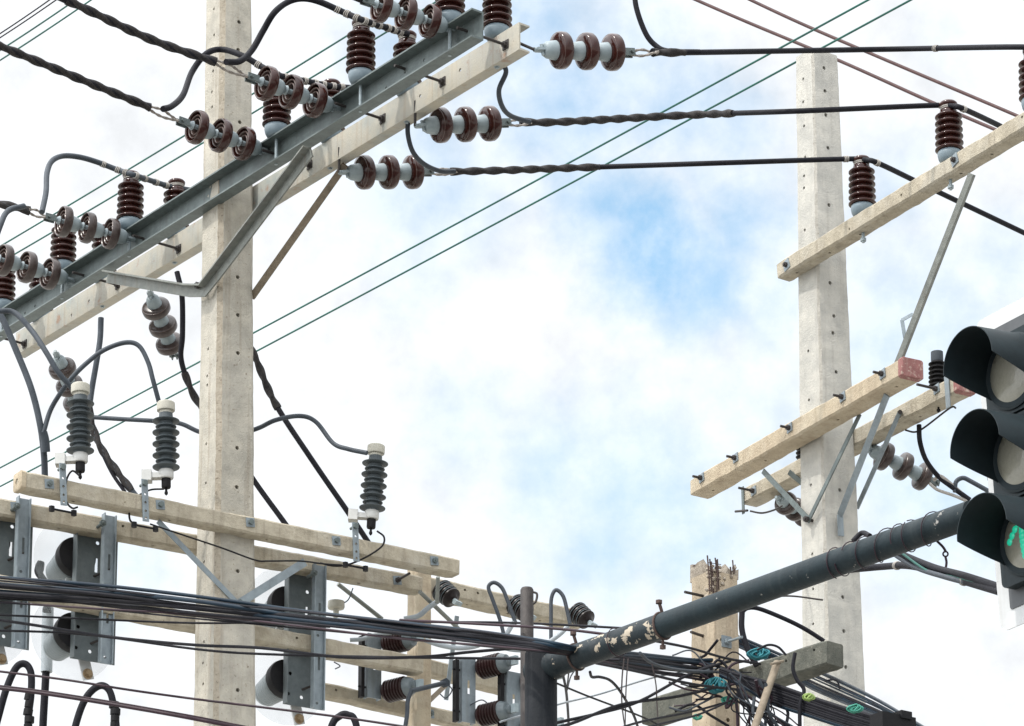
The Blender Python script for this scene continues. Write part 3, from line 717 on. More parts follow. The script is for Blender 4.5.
# V brace of the front channel: bent tube, from beam to pole and up
p0 = P(109, 276, ch1.at(109).y + .07); yk = A.on_face(207, 290, 'l').y; p1 = P(203, 292, yk - .07); p1b = P(209, 287, yk - .08); p2 = P(312, 151, ch1.at(312).y + .07)
def vbrace():
    mb = MB(); pr = []
    pts = [p0, p0.lerp(p1, .3), p0.lerp(p1, .6), p0.lerp(p1, .88), p1.lerp(p1b, .5) + Vector((0, 0, -.005)), p1b.lerp(p2, .1), p1b.lerp(p2, .4), p1b.lerp(p2, .7), p2]
    # angle-iron section swept along the bent line: a flat leg and a rib
    up = Vector((0, 0, 1)); vs = []; fs = []
    for i, p in enumerate(pts):
        t = (pts[min(i + 1, len(pts) - 1)] - pts[max(i - 1, 0)]).normalized(); f = (ch1.front - t * ch1.front.dot(t)).normalized(); s_ = t.cross(f)
        if s_.z < 0: s_ = -s_
        for (x, y) in [(-.05, 0), (-.05, .012), (.018, .012), (.018, .065), (.03, .065), (.03, 0)]: vs.append(p + s_ * x * .9 + f * y * .9)
    m = 6
    for i in range(len(pts) - 1):
        for j in range(m): j2 = (j + 1) % m; fs.append((i * m + j, i * m + j2, (i + 1) * m + j2, (i + 1) * m + j))
    fs += [tuple(range(m))[::-1], tuple(range((len(pts) - 1) * m, len(pts) * m))]
    mb.add(vs, fs); t = Thing('v_brace', 'bent angle iron brace under the front channel beam at the left pole', 'brace', p1, 'steel braces')
    t.part('angle_iron', mb, 'brace_steel', angle=30)
    c = A.on_face(208, 288, 'l') + NL * .075; t.part('bolt', MB().cyl(c + NL * .02, c - NL * .10, .010, 10).hexnut(c, NL, .022, .02), 'dark_steel')
vbrace()
a = P(345, 165, ch2.at(345).y + .08); b = P(252, 297, 20.02)
brace('flat_brace', 'tan flat strut from the cream channel down to the left pole', [(a, b)], .042, .03, Vector((.3, -1, 0)), 'tan_strut')
fA = lambda x, y: PPL(x, y, oA + D1 * (A.hw(8.5) + .02), D1)
t = Thing('strut_pair', 'pale blue grey V shaped flat bars below the arrester crossarm', 'brace', fA(237, 603), 'steel braces')
t.part('strut', MB().bar(fA(158, 521), fA(238, 604), .034, .006, D1), 'galvanised_pale')
t.part('strut', MB().bar(fA(238, 604) + D1 * .008, PPL(305, 562, a1.A, D1), .05, .006, D1), 'galvanised_pale')
t.part('bolt', MB().cyl(fA(238, 603), fA(238, 603) + D1 * .04, .009, 10).hexnut(fA(238, 603) + D1 * .022, D1, .018, .016), 'galvanised')
# rods near the slim post
for (q0, q1, lab) in [((338, 584, 20.9), (382, 619, 21.1), 'grey round rod slanting under the middle crossarm to the right of the pole'), ((420, 592, 20.8), (462, 632, 21.3), 'grey round rod slanting past the slim post below the arm end')]:
    single('brace_rod', lab, 'brace', MB().cyl(P(*q0), P(*q1), .014, 10), 'brace_steel', 'steel braces')
brace('flat_brace', 'short pale strut behind the left cutout plate', [(P(457, 616, 21.5), P(446, 700, 21.6))], .03, .008, D1, 'galvanised_pale')
brace('flat_brace', 'short diagonal strut by the slim post', [(P(448, 683, 21.5), P(428, 702, 21.3))], .03, .01, D1, 'tan_strut')
# right pole: long strut and hanger braces
bs = lambda x, y, Y: P(x, y, Y)
t = Thing('long_strut', 'long thin grey strut rising from red ended arm to the upper crossarm', 'brace', bs(901, 356, b1.at(901).y + .15), 'steel braces')
t.part('strut', MB().bar(bs(972, 174, b0.at(972).y + .05), bs(897, 366, b1.at(897).y + .10), .036, .03, Vector((-.6, -1, 0))), 'brace_steel')
y = b1.at(905).y + .1
t.part('clip', MB().bar(bs(913, 314, y), bs(902, 320, y), .02, .006, Vector((0, -1, .2))).bar(bs(902, 320, y), bs(905, 338, y), .022, .006, Vector((0, -1, .2))), 'galvanised_pale')
qp = lambda x, y: PPL(x, y, oB + NL * .155, NL)
t = Thing('strut_pair', 'V shaped flat braces from the right pole up to the red ended arm', 'brace', qp(809, 521), 'steel braces')
t.part('strut', MB().bar(qp(810, 521), PPL(763, 471, oB + NL * .18, NL), .034, .008, NL), 'galvanised')
t.part('strut', MB().bar(qp(810, 521) + NL * .012, PPL(860, 414, oB + NL * .20, NL), .030, .008, NL), 'galvanised')
t.part('bolt', MB().cyl(qp(810, 520) - NL * .05, qp(810, 520) + NL * .05, .010, 10).hexnut(qp(810, 520) + NL * .03, NL, .02, .02), 'dark_steel')
fb = lambda x, y: PPL(x, y, oB + D1 * .15, D1)
t = Thing('strut_pair', 'pale crooked flat braces on the near side of right pole below the arms', 'brace', fb(840, 520), 'steel braces')
t.part('strut', MB().bar(fb(840, 515), bs(887, 395, b1.at(887).y + .15), .040, .01, Vector((-.3, -1, 0))).bar(fb(840, 515), fb(841, 536), .040, .01, Vector((.5, -1, 0))), 'galvanised_pale')
t.part('strut', MB().bar(bs(857, 508, 20.75), bs(900, 412, b2.at(900).y - .02), .028, .01, Vector((-.3, -1, 0))), 'galvanised_pale')
t.part('bolt', MB().cyl(bs(900, 412, b2.at(900).y - .08), bs(900, 412, b2.at(900).y + .02), .014, 10), 'dark_steel')
brace('flat_brace', 'short grey strut end poking out left of right pole above the rear arm', [(P(789, 472, b2.at(789).y - .03), P(806, 486, b2.at(800).y + .02))], .034, .01, NL, 'galvanised')

# ------------------------------------------------------------------ conductors
def line(name, label, pts, r, m, Y0=None, Y1=None, grip=None, group='overhead cables', grip_r=1.45, cat='cable', k=10, ties=()):
    path = path_px(pts, Y0, Y1, k) if not isinstance(pts[0], Vector) else smooth_path(pts, k)
    if not grip and not ties: return single(name, label, cat, MB().tube(path, r, 10), m, group), path
    t = Thing(name, label, cat, path[0], group)
    t.part('conductor', MB().tube(path, r, 10), m)
    if grip:
        i0, i1 = int(grip[0] * (len(path) - 1)), int(grip[1] * (len(path) - 1))
        sub = path[i0:i1 + 1]
        # resample finely so the lay of the strands shows
        fine = []
        for p, q in zip(sub, sub[1:]):
            n = max(2, int((q - p).length / .012)); fine += [p.lerp(q, i / n) for i in range(n)]
        fine.append(sub[-1])
        t.part('preformed_grip', MB().tube(fine, r * grip_r, 16, 2, .19, .13), 'grip')
    for f in ties:
        i = min(int(f * (len(path) - 1)), len(path) - 2); d = (path[i + 1] - path[i]).normalized()
        mb = MB()
        for s in (-1.2, 0, 1.2): mb.torus(path[i] + d * s * .009, d + Vector((s * .12, .1, 0)), r * 1.08, .0036, 16, 6)
        t.part('tie_wire', mb, 'tie')
    return t.o, path
def lv(a, x, y, dz=0.0): return PZ(x, y, a.z + dz)
LC = 'thick cables coming in from the left'
# left conductors, level at the height of their strings and coming towards the camera
e = LS[1][2]; line('conductor', 'thick twisted black cable ending at the disc string right of the pole', [lv(e, -60, -55, .25), lv(e, 66, 0, .12), lv(e, 150, 39, .05), lv(e, 216, 62, 0)], .0205, 'cable_black', grip=(.35, 1.0), group=LC, grip_r=1.12)
e = LS[2][2]; line('conductor', 'thick twisted black cable reaching the disc string at the left pole', [lv(e, -90, 9, .22), lv(e, 0, 46, .1), lv(e, 80, 79, .04), lv(e, 150, 107.5, 0)], .0205, 'cable_black', grip=(.3, 1.0), group=LC, grip_r=1.12)
e = LS[3][2]; line('conductor', 'green grey twisted cable ending at the third disc string on the left', [lv(e, -60, 193, .1), lv(e, 0, 204, .02), lv(e, 30, 211, 0)], .0205, 'cable_grey', grip=(.2, 1.0), group=LC, grip_r=1.2)
e = LS[4][2]; line('conductor', 'cable beyond the left frame edge at the lowest disc string', [lv(e, -90, 228, .1), e], .0205, 'cable_black', group=LC)
e = LS[0][2]; line('conductor', 'cable leaving the top frame edge at the highest disc string', [lv(e, 240, -48, .1), e], .0205, 'cable_black', group=LC)
def clamp(e, prev, lab, dark=False):
    d = (prev - e).normalized(); sd_ = d.cross(UP).normalized(); t = Thing('dead_end_clamp', lab, 'clamp', e, 'dead end clamps'); L_ = (prev - e).length
    m_ = 'grip_pale'
    pts = []
    for k in range(15):
        f = k / 14; a = .5 + 2.6 * (1 - f); w_ = .010 + .009 * math.sin(f * 3.14); pts.append(prev.lerp(e, f) + (sd_ * math.cos(a) + UP * math.sin(a)) * w_)
    pts2 = [prev.lerp(e, k / 14) - (q - prev.lerp(e, k / 14)) for k, q in enumerate(pts)]
    t.part('thimble', MB().tube(smooth_path(pts + [e - d * .02] + pts2[::-1], 3), .0075, 8, 2, .2, .05), m_)
for k, (x, y, lab) in {1: (214, 61, 'metal loop clamp joining a thick cable and the string right of pole'), 2: (148, 107, 'metal loop clamp joining a thick cable and the string before the pole'), 3: (28, 210, 'metal loop clamp at the tangled cable end, far left')}.items():
    e = LS[k][2]; clamp(e, lv(e, x, y), lab)
# right conductors
def right_line(e, pts, label, grip, extra=None):
    return line('conductor', label, [e] + pts, .0165, 'cable_black', grip=grip, group='thick cables to the right pole', grip_r=1.3, ties=extra or ())
yb = lambda px: b0.at(px).y + .05
e = RS[0][2]; right_line(P(652, 52.5, e.y + .03), [P(658, 52.5, e.y + .08), P(690, 52.5, e.y + .15), P(780, 51, e.y + .6), P(900, 49, e.y + 1.0), P(1014, 47, yb(1028)), P(1060, 49, yb(1033))], 'highest black cable running level to the right frame edge', (.06, .32), (.73,))
e = RS[1][2]; right_line(P(520, 122, e.y + .06), [P(560, 122, e.y + .15), P(690, 115, e.y + .5), P(800, 111, yb(947) - .3), P(930, 105.5, yb(945)), P(952, 106, yb(949) - .02), P(966, 110, yb(952)), P(1010, 131, yb(952) + .5), P(1060, 158, yb(952) + .9)], 'black cable from the middle disc string over the crossarm insulator', (.02, .30), (.53, .74))
e = RS[2][2]; right_line(P(445, 171.8, e.y + .06), [P(500, 170.5, e.y + .15), P(600, 167, e.y + .4), P(720, 163, yb(862) - .2), P(846, 159, yb(860)), P(866, 160, yb(862) - .02), P(880, 164, yb(866)), P(930, 188, yb(866) + .4), P(1060, 250, yb(866) + 1.3)], 'black cable from the lowest disc string passing right of its insulator', (.02, .26), (.50, .74))
for k, lab in {0: 'metal loop at the wire end of the highest right string', 1: 'metal loop at the wire end of the middle right string', 2: 'metal loop at the wire end of the lowest right string'}.items():
    e = RS[k][2]; clamp(e, {0: P(658, 52.5, e.y + .05), 1: P(535, 122, e.y + .1), 2: P(462, 171.5, e.y + .1)}[k], lab)
JG = 'jumper cables'
yr = RS[0][2].y
line('jumper_cable', 'black cable curving down from the frame top to the highest right cable', [P(634, -20, yr + .1), P(636, 6, yr + .1), P(645, 32, yr + .12), P(655, 45, yr + .13), P(668, 51, yr + .12), P(700, 52, yr + .15)], .0155, 'cable_black', group=JG)
y2 = ch2.at(500).y + .08
line('jumper_cable', 'short grey blue cable dropping from the cream channel to the middle right string', [P(501, 62, y2), P(506, 72, y2 + .03), P(499, 90, y2 + .1), P(502, 106, y2 + .2), P(511, 116, y2 + .3), P(530, 122, y2 + .4)], .0145, 'cable_grey', group=JG)
y2 = ch2.at(408).y + .08
line('jumper_cable', 'short grey blue cable dropping from the cream channel to the lowest right string', [P(408, 120, y2), P(408, 135, y2 + .03), P(413, 152, y2 + .1), P(424, 164, y2 + .2), P(440, 171, y2 + .3), P(455, 171.5, y2 + .35)], .0145, 'cable_grey', group=JG)
# jumpers over the pins on the left
yp = lambda px: ch1.at(px).y + .04
line('jumper_cable', 'blue black jumper arching across the pole onto a white tied insulator', [(163, 109, yp(240) - .8), (172, 106, yp(240) - .7), (183, 95, yp(240) - .5), (192, 72, yp(240) - .3), (206, 54, yp(250) - .2), (222, 49.5, yp(255) - .1), (243, 56, yp(265) - .1), (262, 67, yp(272) - .05), (281, 76, yp(281) - .06), (305, 81, yp(281) + .05), (331, 86, ch2.at(331).y), (352, 88, ch2.at(335).y + .1)], .0185, 'cable_black', group=JG, ties=(.62, .68, .715, .75, .785, .82, .855, .89, .925, .96))
line('jumper_cable', 'blue black jumper looping up through the frame top onto a tied insulator', [(226, 62, yp(330) - .6), (240, 61, yp(330) - .5), (252, 50, yp(330) - .4), (263, 31, yp(340) - .3), (274, 13, yp(345) - .3), (288, 2, yp(350) - .2), (303, -1.5, yp(355) - .15), (320, 2, yp(358) - .1), (345, 13, yp(361) - .05), (365, 21, yp(365) - .05), (388, 28, yp(365) + .1), (408, 34, ch2.at(407).y)], .0185, 'cable_black', group=JG, ties=(.70, .74, .79, .82, .85, .88, .91, .94, .97))
line('jumper_cable', 'dark grey jumper bending over the left insulators at the frame edge', [(42, 212, yp(130) - .7), (46, 192, yp(130) - .6), (47, 173, yp(130) - .5), (52, 161, yp(130) - .4), (63, 156, yp(130) - .3), (79, 157, yp(130) - .2), (97, 162, yp(130) - .1), (118, 170, yp(130) - .05), (134, 175, yp(134) - .05), (152, 181, yp(134) + .1), (172, 187, ch2.at(172).y), (190, 190, ch2.at(178).y + .1)], .0175, 'cable_grey', group=JG, ties=(.58, .64, .69, .74, .79, .84, .89, .94))
line('jumper_cable', 'grey blue cable end at the left frame edge below the tangled clamp', [P(-12, 262, 19.2), P(0, 226, 19.3), P(8, 211, 19.4), P(24, 206, 19.5)], .0175, 'cable_grey', group=JG)

# thin green wires far behind (level, approaching the camera to the right)
GW = 'thin green wires crossing behind the poles'
def far_wire(x0, y0, x1, y1, Y, label, r=.0075, m='wire_green', group=GW):
    a = P(x0, y0, Y); b = PZ(x1, y1, a.z); pts = []
    for i in range(9):
        f = i / 8; p = a.lerp(b, f); p.z -= .02 * (1 - (2 * f - 1) ** 2); pts.append(p)
    return single('thin_wire', label, 'wire', MB().tube(smooth_path(pts, 3), r, 8), m, group)
far_wire(-40, 489, 912, -24, 31, 'thin green wire crossing the open sky, upper of a close pair')
far_wire(-40, 507.5, 955, -24, 31.4, 'thin green wire crossing the open sky, lower of a close pair')
far_wire(-40, 270, 440, -22, 30, 'thin green wire behind the dark left insulators, upper one')
far_wire(-40, 286, 470, -19, 30.3, 'thin green wire behind the dark left insulators, lower one')
far_wire(-30, 52.5, 85, -26, 29, 'thin dark wire across the top left corner, outermost', m='cable_black', r=.006)
far_wire(-30, 56.5, 92, -26, 29.3, 'thin dark wire across the top left corner, second', m='cable_black', r=.006)
far_wire(-30, 69, 112, -26, 29.6, 'thin green wire across the top left corner, third')
far_wire(-30, 79, 128, -26, 30, 'thin green wire across the top left corner, innermost')
# brown lines in the upper right
for (pts, lab) in [([(660, -16), (740, 19), (840, 61), (929, 101), (1010, 136)], 'thin brown line passing behind the cable tied to the right insulator'), ([(715, -17), (800, 23), (900, 66), (1013, 114), (1060, 135)], 'thin brown line reaching behind the right upper arm, upper one')]:
    single('thin_wire', lab, 'wire', MB().tube(path_px(pts, 24, 21.6), .012, 8), 'wire_brown', 'brown lines at upper right')

# thick drops behind the left pole
line('drop_cable', 'dark twisted cable dropping from the cream channel behind the pole to the lower arm', [(177, 272, 20.3), (182, 296, 20.3), (182.5, 335, 20.35), (181, 358, 20.4), (188, 382, 20.45), (199, 404, 20.5), (225, 436, 20.5), (255, 482, 20.5), (284, 522, 20.5), (300, 545, 20.5)], .0175, 'cable_black', grip=(.40, .62), group='drop cables', grip_r=1.2)
line('drop_cable', 'black twisted cable slanting from the pole edge down behind the right arrester', [(240, 330, 20.5), (255, 357, 20.5), (275, 403, 20.5), (312, 460, 20.5), (352, 518, 20.5), (372, 548, 20.5)], .0175, 'cable_black', grip=(.05, .42), group='drop cables', grip_r=1.25)
line('drop_cable', 'dark grey cable hanging from the cream channel behind the leftmost arrester', [(101, 318, 20.6), (100, 340, 20.6), (96, 365, 20.6), (91, 395, 20.6), (90, 415, 20.6), (99, 444, 20.6), (116, 470, 20.6), (136, 496, 20.6)], .0185, 'cable_grey', grip=(.5, .98), group='drop cables', grip_r=1.2)
line('drop_cable', 'thinner black strand beside the hanging cable left of the pole', [(92, 425, 20.62), (101, 450, 20.6), (112, 473, 20.6), (125, 492, 20.6)], .0115, 'cable_black', group='drop cables')
AC = 'arrester lead cables'
line('lead_cable', 'grey green cable curving from the left edge into the leftmost arrester', [(-14, 313, 19.4), (0, 311, 19.4), (15, 313, 19.4), (32, 331, 19.35), (46, 352, 19.3), (58, 372, 19.3), (73, 389, 19.35)], .0165, 'cable_grey', group=AC)
line('lead_cable', 'thick grey cable descending at the left edge behind arrester crossarm', [(-8, 300, 19.6), (3, 320, 19.6), (16, 350, 19.6), (31, 388, 19.6), (40, 424, 19.6), (44, 455, 19.65), (45, 482, 19.7)], .0195, 'cable_grey', group=AC)
line('lead_cable', 'dark grey cable arching over to the second arrester', [(43, 434, 19.6), (52, 407, 19.6), (71, 379, 19.5), (89, 361, 19.5), (106, 349, 19.5), (126, 342.5, 19.5), (139, 346, 19.5), (148, 362, 19.5), (153, 380, 19.5), (160, 406, 19.55)], .0145, 'cable_grey', group=AC)
line('lead_cable', 'grey cable running level behind the second arrester and past the pole to the third', [(90, 417, 20.5), (120, 419, 20.45), (155, 421, 20.4), (180, 423.5, 20.4), (200, 432, 20.4), (226, 437, 20.4), (256, 429, 20.35), (276, 420, 20.3), (300, 416, 20.3), (316, 422, 20.3), (333, 443, 20.25), (348, 449, 20.2), (367, 453, 20.15)], .0145, 'cable_grey', group=AC)
# ribbed connector sleeve on the left lead
single('cable_splice', 'ribbed dark sleeve where two grey cables meet at the far left', 'connector', MB().tube(path_px([(43, 432), (45, 440), (46, 452)], 19.56, 19.6, 20), .026, 14, 1, .0, .1), 'cable_grey')

# ------------------------------------------------------------------ arresters
def arrester_proto():
    t = bpy.data.objects.new('lightning_arrester', None); COL.objects.link(t); t.empty_display_size = .1
    prof = [(0, .10), (.040, .10)]; z = .115; big = True
    for i in range(9):
        rr = .083 if i % 2 == 0 else .064
        prof += [(.043, z), (.050, z + .001), (rr, z + .006), (rr + .001, z + .010), (.060 if rr > .07 else .054, z + .018), (.044, z + .024), (.043, z + .036)]; z += .0375
    prof += [(.042, z + .02), (.0, z + .02)]
    mesh_obj('shed_housing', MB().lathe(prof, seg=36), 'polymer', t, angle=45)
    mesh_obj('top_terminal', MB().lathe([(0, z), (.040, z), (.040, z + .035), (.055, z + .038), (.057, z + .046), (.056, z + .088), (.050, z + .094), (0, z + .094)], seg=32), 'cap_white', t, angle=40)
    b = mesh_obj('insulating_bracket', MB().lathe([(0, .048), (.042, .048), (.046, .054), (.046, .098), (.040, .106), (0, .106)], seg=30).obox((-.08, 0, .066), Vector((1, 0, 0)), Vector((0, 1, 0)), UP, .05, .03, .016).obox((-.118, 0, .066), Vector((1, 0, 0)), Vector((0, 1, 0)), UP, .03, .038, .034), 'mount_white', t, angle=40)
    mesh_obj('disconnector', MB().lathe([(0, -.012), (.026, -.012), (.029, -.004), (.029, .046), (0, .046)], seg=22).cyl((0, 0, -.05), (0, 0, -.01), .008, 10).lathe([(.0, -.062), (.011, -.05), (.011, -.036)], seg=12), 'black_rubber', t, angle=40)
    return t
AR = arrester_proto()
def arrester(px, py_top, py_bot, strap_x, sy0, sy1, lab, tilt=0.0, green=False):
    ref = a1.at(px); Y = ref.y - .03
    top = P(px, py_top, Y); bot = P(px, py_bot, Y); s = (top.z - bot.z) / .612
    o = fresh(AR); o.location = bot + UP * (.05 * s); o.scale = (s,) * 3; o.rotation_euler = (0, tilt, 0)
    tag(o, lab, 'arrester', 'lightning arresters on the front crossarm')
    # steel strap hung on the arm
    p0 = a1.front_pt(strap_x, sy0); p1 = a1.front_pt(strap_x + 1.5, sy1)
    f = a1.front
    t = Thing('hanger_strap', {0: 'perforated steel strap under the leftmost arrester', 1: 'perforated steel strap under the middle arrester', 2: 'perforated steel strap under the right arrester'}[len(straps)], 'bracket', p1, 'perforated straps on the front crossarm')
    body = t.part('strap', MB().bar(p0 + f * .012, p1 + f * .012, .040, .007, f), 'galvanised_pale')
    mb = MB()
    for q in (.35, .55, .75, .92): c = p0.lerp(p1, q); mb.cyl(c - f * .05, c + f * .05, .008, 10)
    cut(body, mb)
    t.part('bolt', MB().cyl(p0 + f * .03 - UP * .025, p0 - f * .04 - UP * .025, .009, 10).hexnut(p0 + f * .024 - UP * .025, f, .018, .014), 'galvanised')
    t.part('foot_nut', MB().cyl(p1 + f * .0 - UP * .03 - a1.u * .07, p1 - UP * .03 + a1.u * .07, .007, 8).hexnut(p1 - UP * .03 - a1.u * .07, UP, .018, .03).hexnut(p1 - UP * .03 + a1.u * .07, UP, .018, .03), 'black_rubber')
    straps.append(t); return bot
straps = []
ab = [arrester(80, 382, 478, 61.5, 464, 506, 'green grey ribbed arrester farthest left, with a white cap', R(-1.5)),
      arrester(166, 400, 494, 143.5, 480, 522, 'dark ribbed arrester just left of the concrete pole', R(-1.5)),
      arrester(371, 443, 534, 354, 523, 562, 'dark ribbed arrester standing right of the pole', R(3))]
for (bx, by, pts, lab) in [(80, 476, [(80, 476), (72, 471), (66, 482), (66, 500), (72, 508), (78, 507)], 'thin black earth wire curling below the leftmost arrester'),
                           (164, 490, [(164, 489), (150, 490), (137, 497), (130, 508), (130, 520), (136, 524)], 'thin black earth wire curling below the middle arrester'),
                           (376, 532, [(377, 531), (384, 537), (382, 546), (368, 556), (350, 564), (335, 566), (320, 563)], 'thin black earth wire curling below the right arrester')]:
    y = a1.at(bx).y - .05; single('earth_wire', lab, 'wire', MB().tube(path_px(pts, y, y), .006, 8), 'black_rubber', 'earth wires of the arresters')
single('earth_wire', 'thin black wire sagging along the front crossarm across the pole', 'wire', MB().tube(path_px([(150, 524), (180, 534), (222, 548), (255, 560), (270, 561), (300, 561), (325, 564), (342, 565)], 19.55, 19.9), .0055, 8), 'black_rubber', 'earth wires of the arresters')

# ------------------------------------------------------------------ disconnect switches behind the left arms
def switch_proto():
    """local frame: x along the arm (right-away), y away, z up; origin on the arm's front face; strip before the arms, plate behind"""
    X, Yv = Vector((1, 0, 0)), Vector((0, 1, 0))
    t = bpy.data.objects.new('disconnect_switch', None); COL.objects.link(t); t.empty_display_size = .1
    Hh, th = .90, .007
    x0, x1 = .062, .148
    prof = [(x0, 0), (x0, -.045), (x0 + th, -.045), (x0 + th, -th), (x1 - th, -th), (x1 - th, -.03), (x1, -.03), (x1, 0)]
    st = mesh_obj('mounting_strip', MB().prism(prof, Vector((0, 0, -Hh)), X, Yv, UP * (Hh + .02)), 'galvanised_pale', t)
    mb = MB()
    for z, l in ((-.27, .05), (-.60, .05)): mb.obox(((x0 + x1) / 2 + .01, 0, z), X, Yv, UP, .008, .03, l)
    for z in (-.43, -.86): mb.cyl(((x0 + x1) / 2, -.05, z), ((x0 + x1) / 2, .05, z), .010, 10)
    cut(st, mb)
    y0 = .118
    prof = [(-.065, 0), (-.065, -.055), (-.058, -.055), (-.058, -th), (.22, -th), (.22, 0)]
    ch = mesh_obj('mounting_plate', MB().prism([(x, y + y0) for x, y in prof], Vector((0, 0, -Hh + .04)), X, Yv, UP * (Hh - .06)), 'galvanised_dark', t)
    mb = MB()
    for (x, z, l) in [(.085, -.26, .045), (.085, -.50, .03)]: mb.obox((x, y0, z), X, Yv, UP, .010, .05, l)
    for (x, z) in [(.06, -.80), (.15, -.81), (-.02, -.66), (.09, -.12), (-.03, -.79)]: mb.cyl((x, y0 - .05, z), (x, y0 + .05, z), .012, 10)
    cut(ch, mb)
    for z in (-.21, -.68):
        c = Vector((-.025, y0 + .024, z)); ax = Vector((0, 1, -.10)).normalized()
        prof = [(0, .002), (.095, .002), (.108, .02), (.108, .05), (.098, .055)]
        y = .06
        for i in range(8): prof += [(.100 - .002 * i, y + .002), (.106 - .003 * i, y + .010), (.106 - .003 * i, y + .018), (.100 - .003 * i, y + .026)]; y += .029
        prof += [(.070, y + .02), (.05, y + .04), (0, y + .04)]
        b = mesh_obj('bushing', MB().lathe(prof, c, ax, 36), 'porcelain_grey', t, angle=60)
        mesh_obj('collar', MB().lathe([(.08, -.004), (.118, -.004), (.122, .02), (.118, .06), (.105, .066)], c, ax, 36), 'black_rubber', b, angle=40)
        e = c + ax * .17
        if z > -.5:
            f0 = c + Vector((.03, .10, -.06)); f1 = c + Vector((-.015, .13, -.215))
            mesh_obj('contact_arm', MB().bar(f0, f1 + (f1 - f0).normalized() * .03, .075, .012, Vector((.2, -1, 0))), 'plate_white', b, angle=40)
            mesh_obj('terminal_bolt', MB().cyl(f1 - Yv * .03, f1 + Yv * .03, .022, 14).hexnut(f1 - Yv * .028, Yv, .020, .022).lathe([(.034, -.012), (.036, -.006)], f1, Yv, 16), 'brass', b, angle=40)
        mesh_obj('clear_barrier', MB().lathe([(.10, 0), (.262, 0), (.268, .004), (.262, .008), (.10, .008)], c + Vector((.02, .075, -.01)), Vector((0, 1, 0)), 48), 'clear_plastic', t, angle=40)
    f0 = Vector((.02, y0 + .05, -.74)); f1 = Vector((.075, y0 + .06, -.92))
    mesh_obj('contact_arm', MB().bar(f0, f1 + (f1 - f0).normalized() * .035, .07, .012, Yv), 'plate_white', t)
    mesh_obj('terminal_bolt', MB().cyl(f1 - Yv * .03, f1 + Yv * .03, .020, 12).hexnut(f1 - Yv * .03, Yv, .019, .02).lathe([(.031, -.014), (.033, -.008)], f1, Yv, 16), 'brass', t)
    mesh_obj('bolt', MB().cyl((.06, y0 + .02, -.335), (.13, y0 - .12, -.31), .0075, 8), 'dark_steel', t)
    mesh_obj('bolt', MB().cyl((.05, y0 + .02, -.755), (.12, y0 - .10, -.73), .0075, 8), 'dark_steel', t)
    mesh_obj('bolt', MB().cyl((.04, -.10, -.06), (.04, .02, -.06), .010, 8).hexnut((.04, -.07, -.06), Yv, .021, .02), 'galvanised', t)
    return t
SW = switch_proto()
def place_switch(px, py, lab):
    p = PPL(px, py, a2.A + a2.front * .006, a2.front); o = fresh(SW); o.location = p
    u = a2.u; bk = a2.back; o.rotation_mode = 'QUATERNION'
    o.rotation_quaternion = Matrix((u, bk, UP)).transposed().to_quaternion()
    return tag(o, lab, 'switch', 'disconnect switches below the arms')
place_switch(92, 516, 'grey switch with slotted channel and clear disc, left of the pole')
place_switch(303, 566, 'grey switch with slotted channel and clear disc, right of the pole')
place_switch(6, 499, 'grey switch with slotted channel cut by the left frame edge')

# pale cable drops and loops at the lower left
single('drop_cable', 'thick dark cable standing upright below the pale tube, lower left', 'cable', MB().tube(path_px([(42, 726 + 40), (43, 726), (45, 690), (46.5, 662)], 20.6, 20.6), .024, 12), 'cable_black', 'lower left cables')
single('conduit_tube', 'pale blue tube behind the clear disc left of the pole', 'tube', MB().cyl(P(46.5, 672, 20.6), P(48, 608, 20.6), .036, 16), 'cable_pale')
single('drop_cable', 'short black connector hanging between the two left switches', 'cable', MB().tube(path_px([(41, 562), (39, 572), (43, 580), (47, 596), (47, 612)], 20.5, 20.5), .026, 12, 2, .15, .1), 'cable_black', 'lower left cables')
def loop_cable(pts, Y, lab, ties):
    line('loop_cable', lab, [(x, y) for x, y in pts], .021, 'cable_black', Y, Y, group='black cable loops at the bottom', cat='cable')
loop_cable([(-14, 760), (-3, 722), (6, 690), (16, 668), (25, 664), (31, 673), (31, 695), (28, 722), (27, 770)], 19.3, 'black cable loop at the very lower left corner', ())
loop_cable([(66, 770), (76, 724), (86, 698), (99, 686), (109, 690), (114, 708), (117, 735), (118, 770)], 19.3, 'black cable loop at the bottom below the clear disc', ())
loop_cable([(322, 775), (331, 728), (340, 716), (348, 715), (356, 724), (364, 775)], 19.3, 'black cable hump at the bottom right of the pole', ())
for (x, y0, y1, lab) in [(28.5, 694, 732, 'black taped joint on the corner cable loop'), (114.5, 702, 736, 'black taped joint on the cable loop below the clear disc')]:
    mb = MB(); Y = 19.3
    for i in range(6): yy = y0 + (y1 - y0) * i / 5; mb.tube([P(x + random.uniform(-1, 1), yy, Y), P(x + random.uniform(-1, 1), yy + 6, Y)], .024 + random.uniform(0, .007), 12)
    single('cable_joint', lab, 'joint', mb, 'black_rubber', 'taped cable joints')

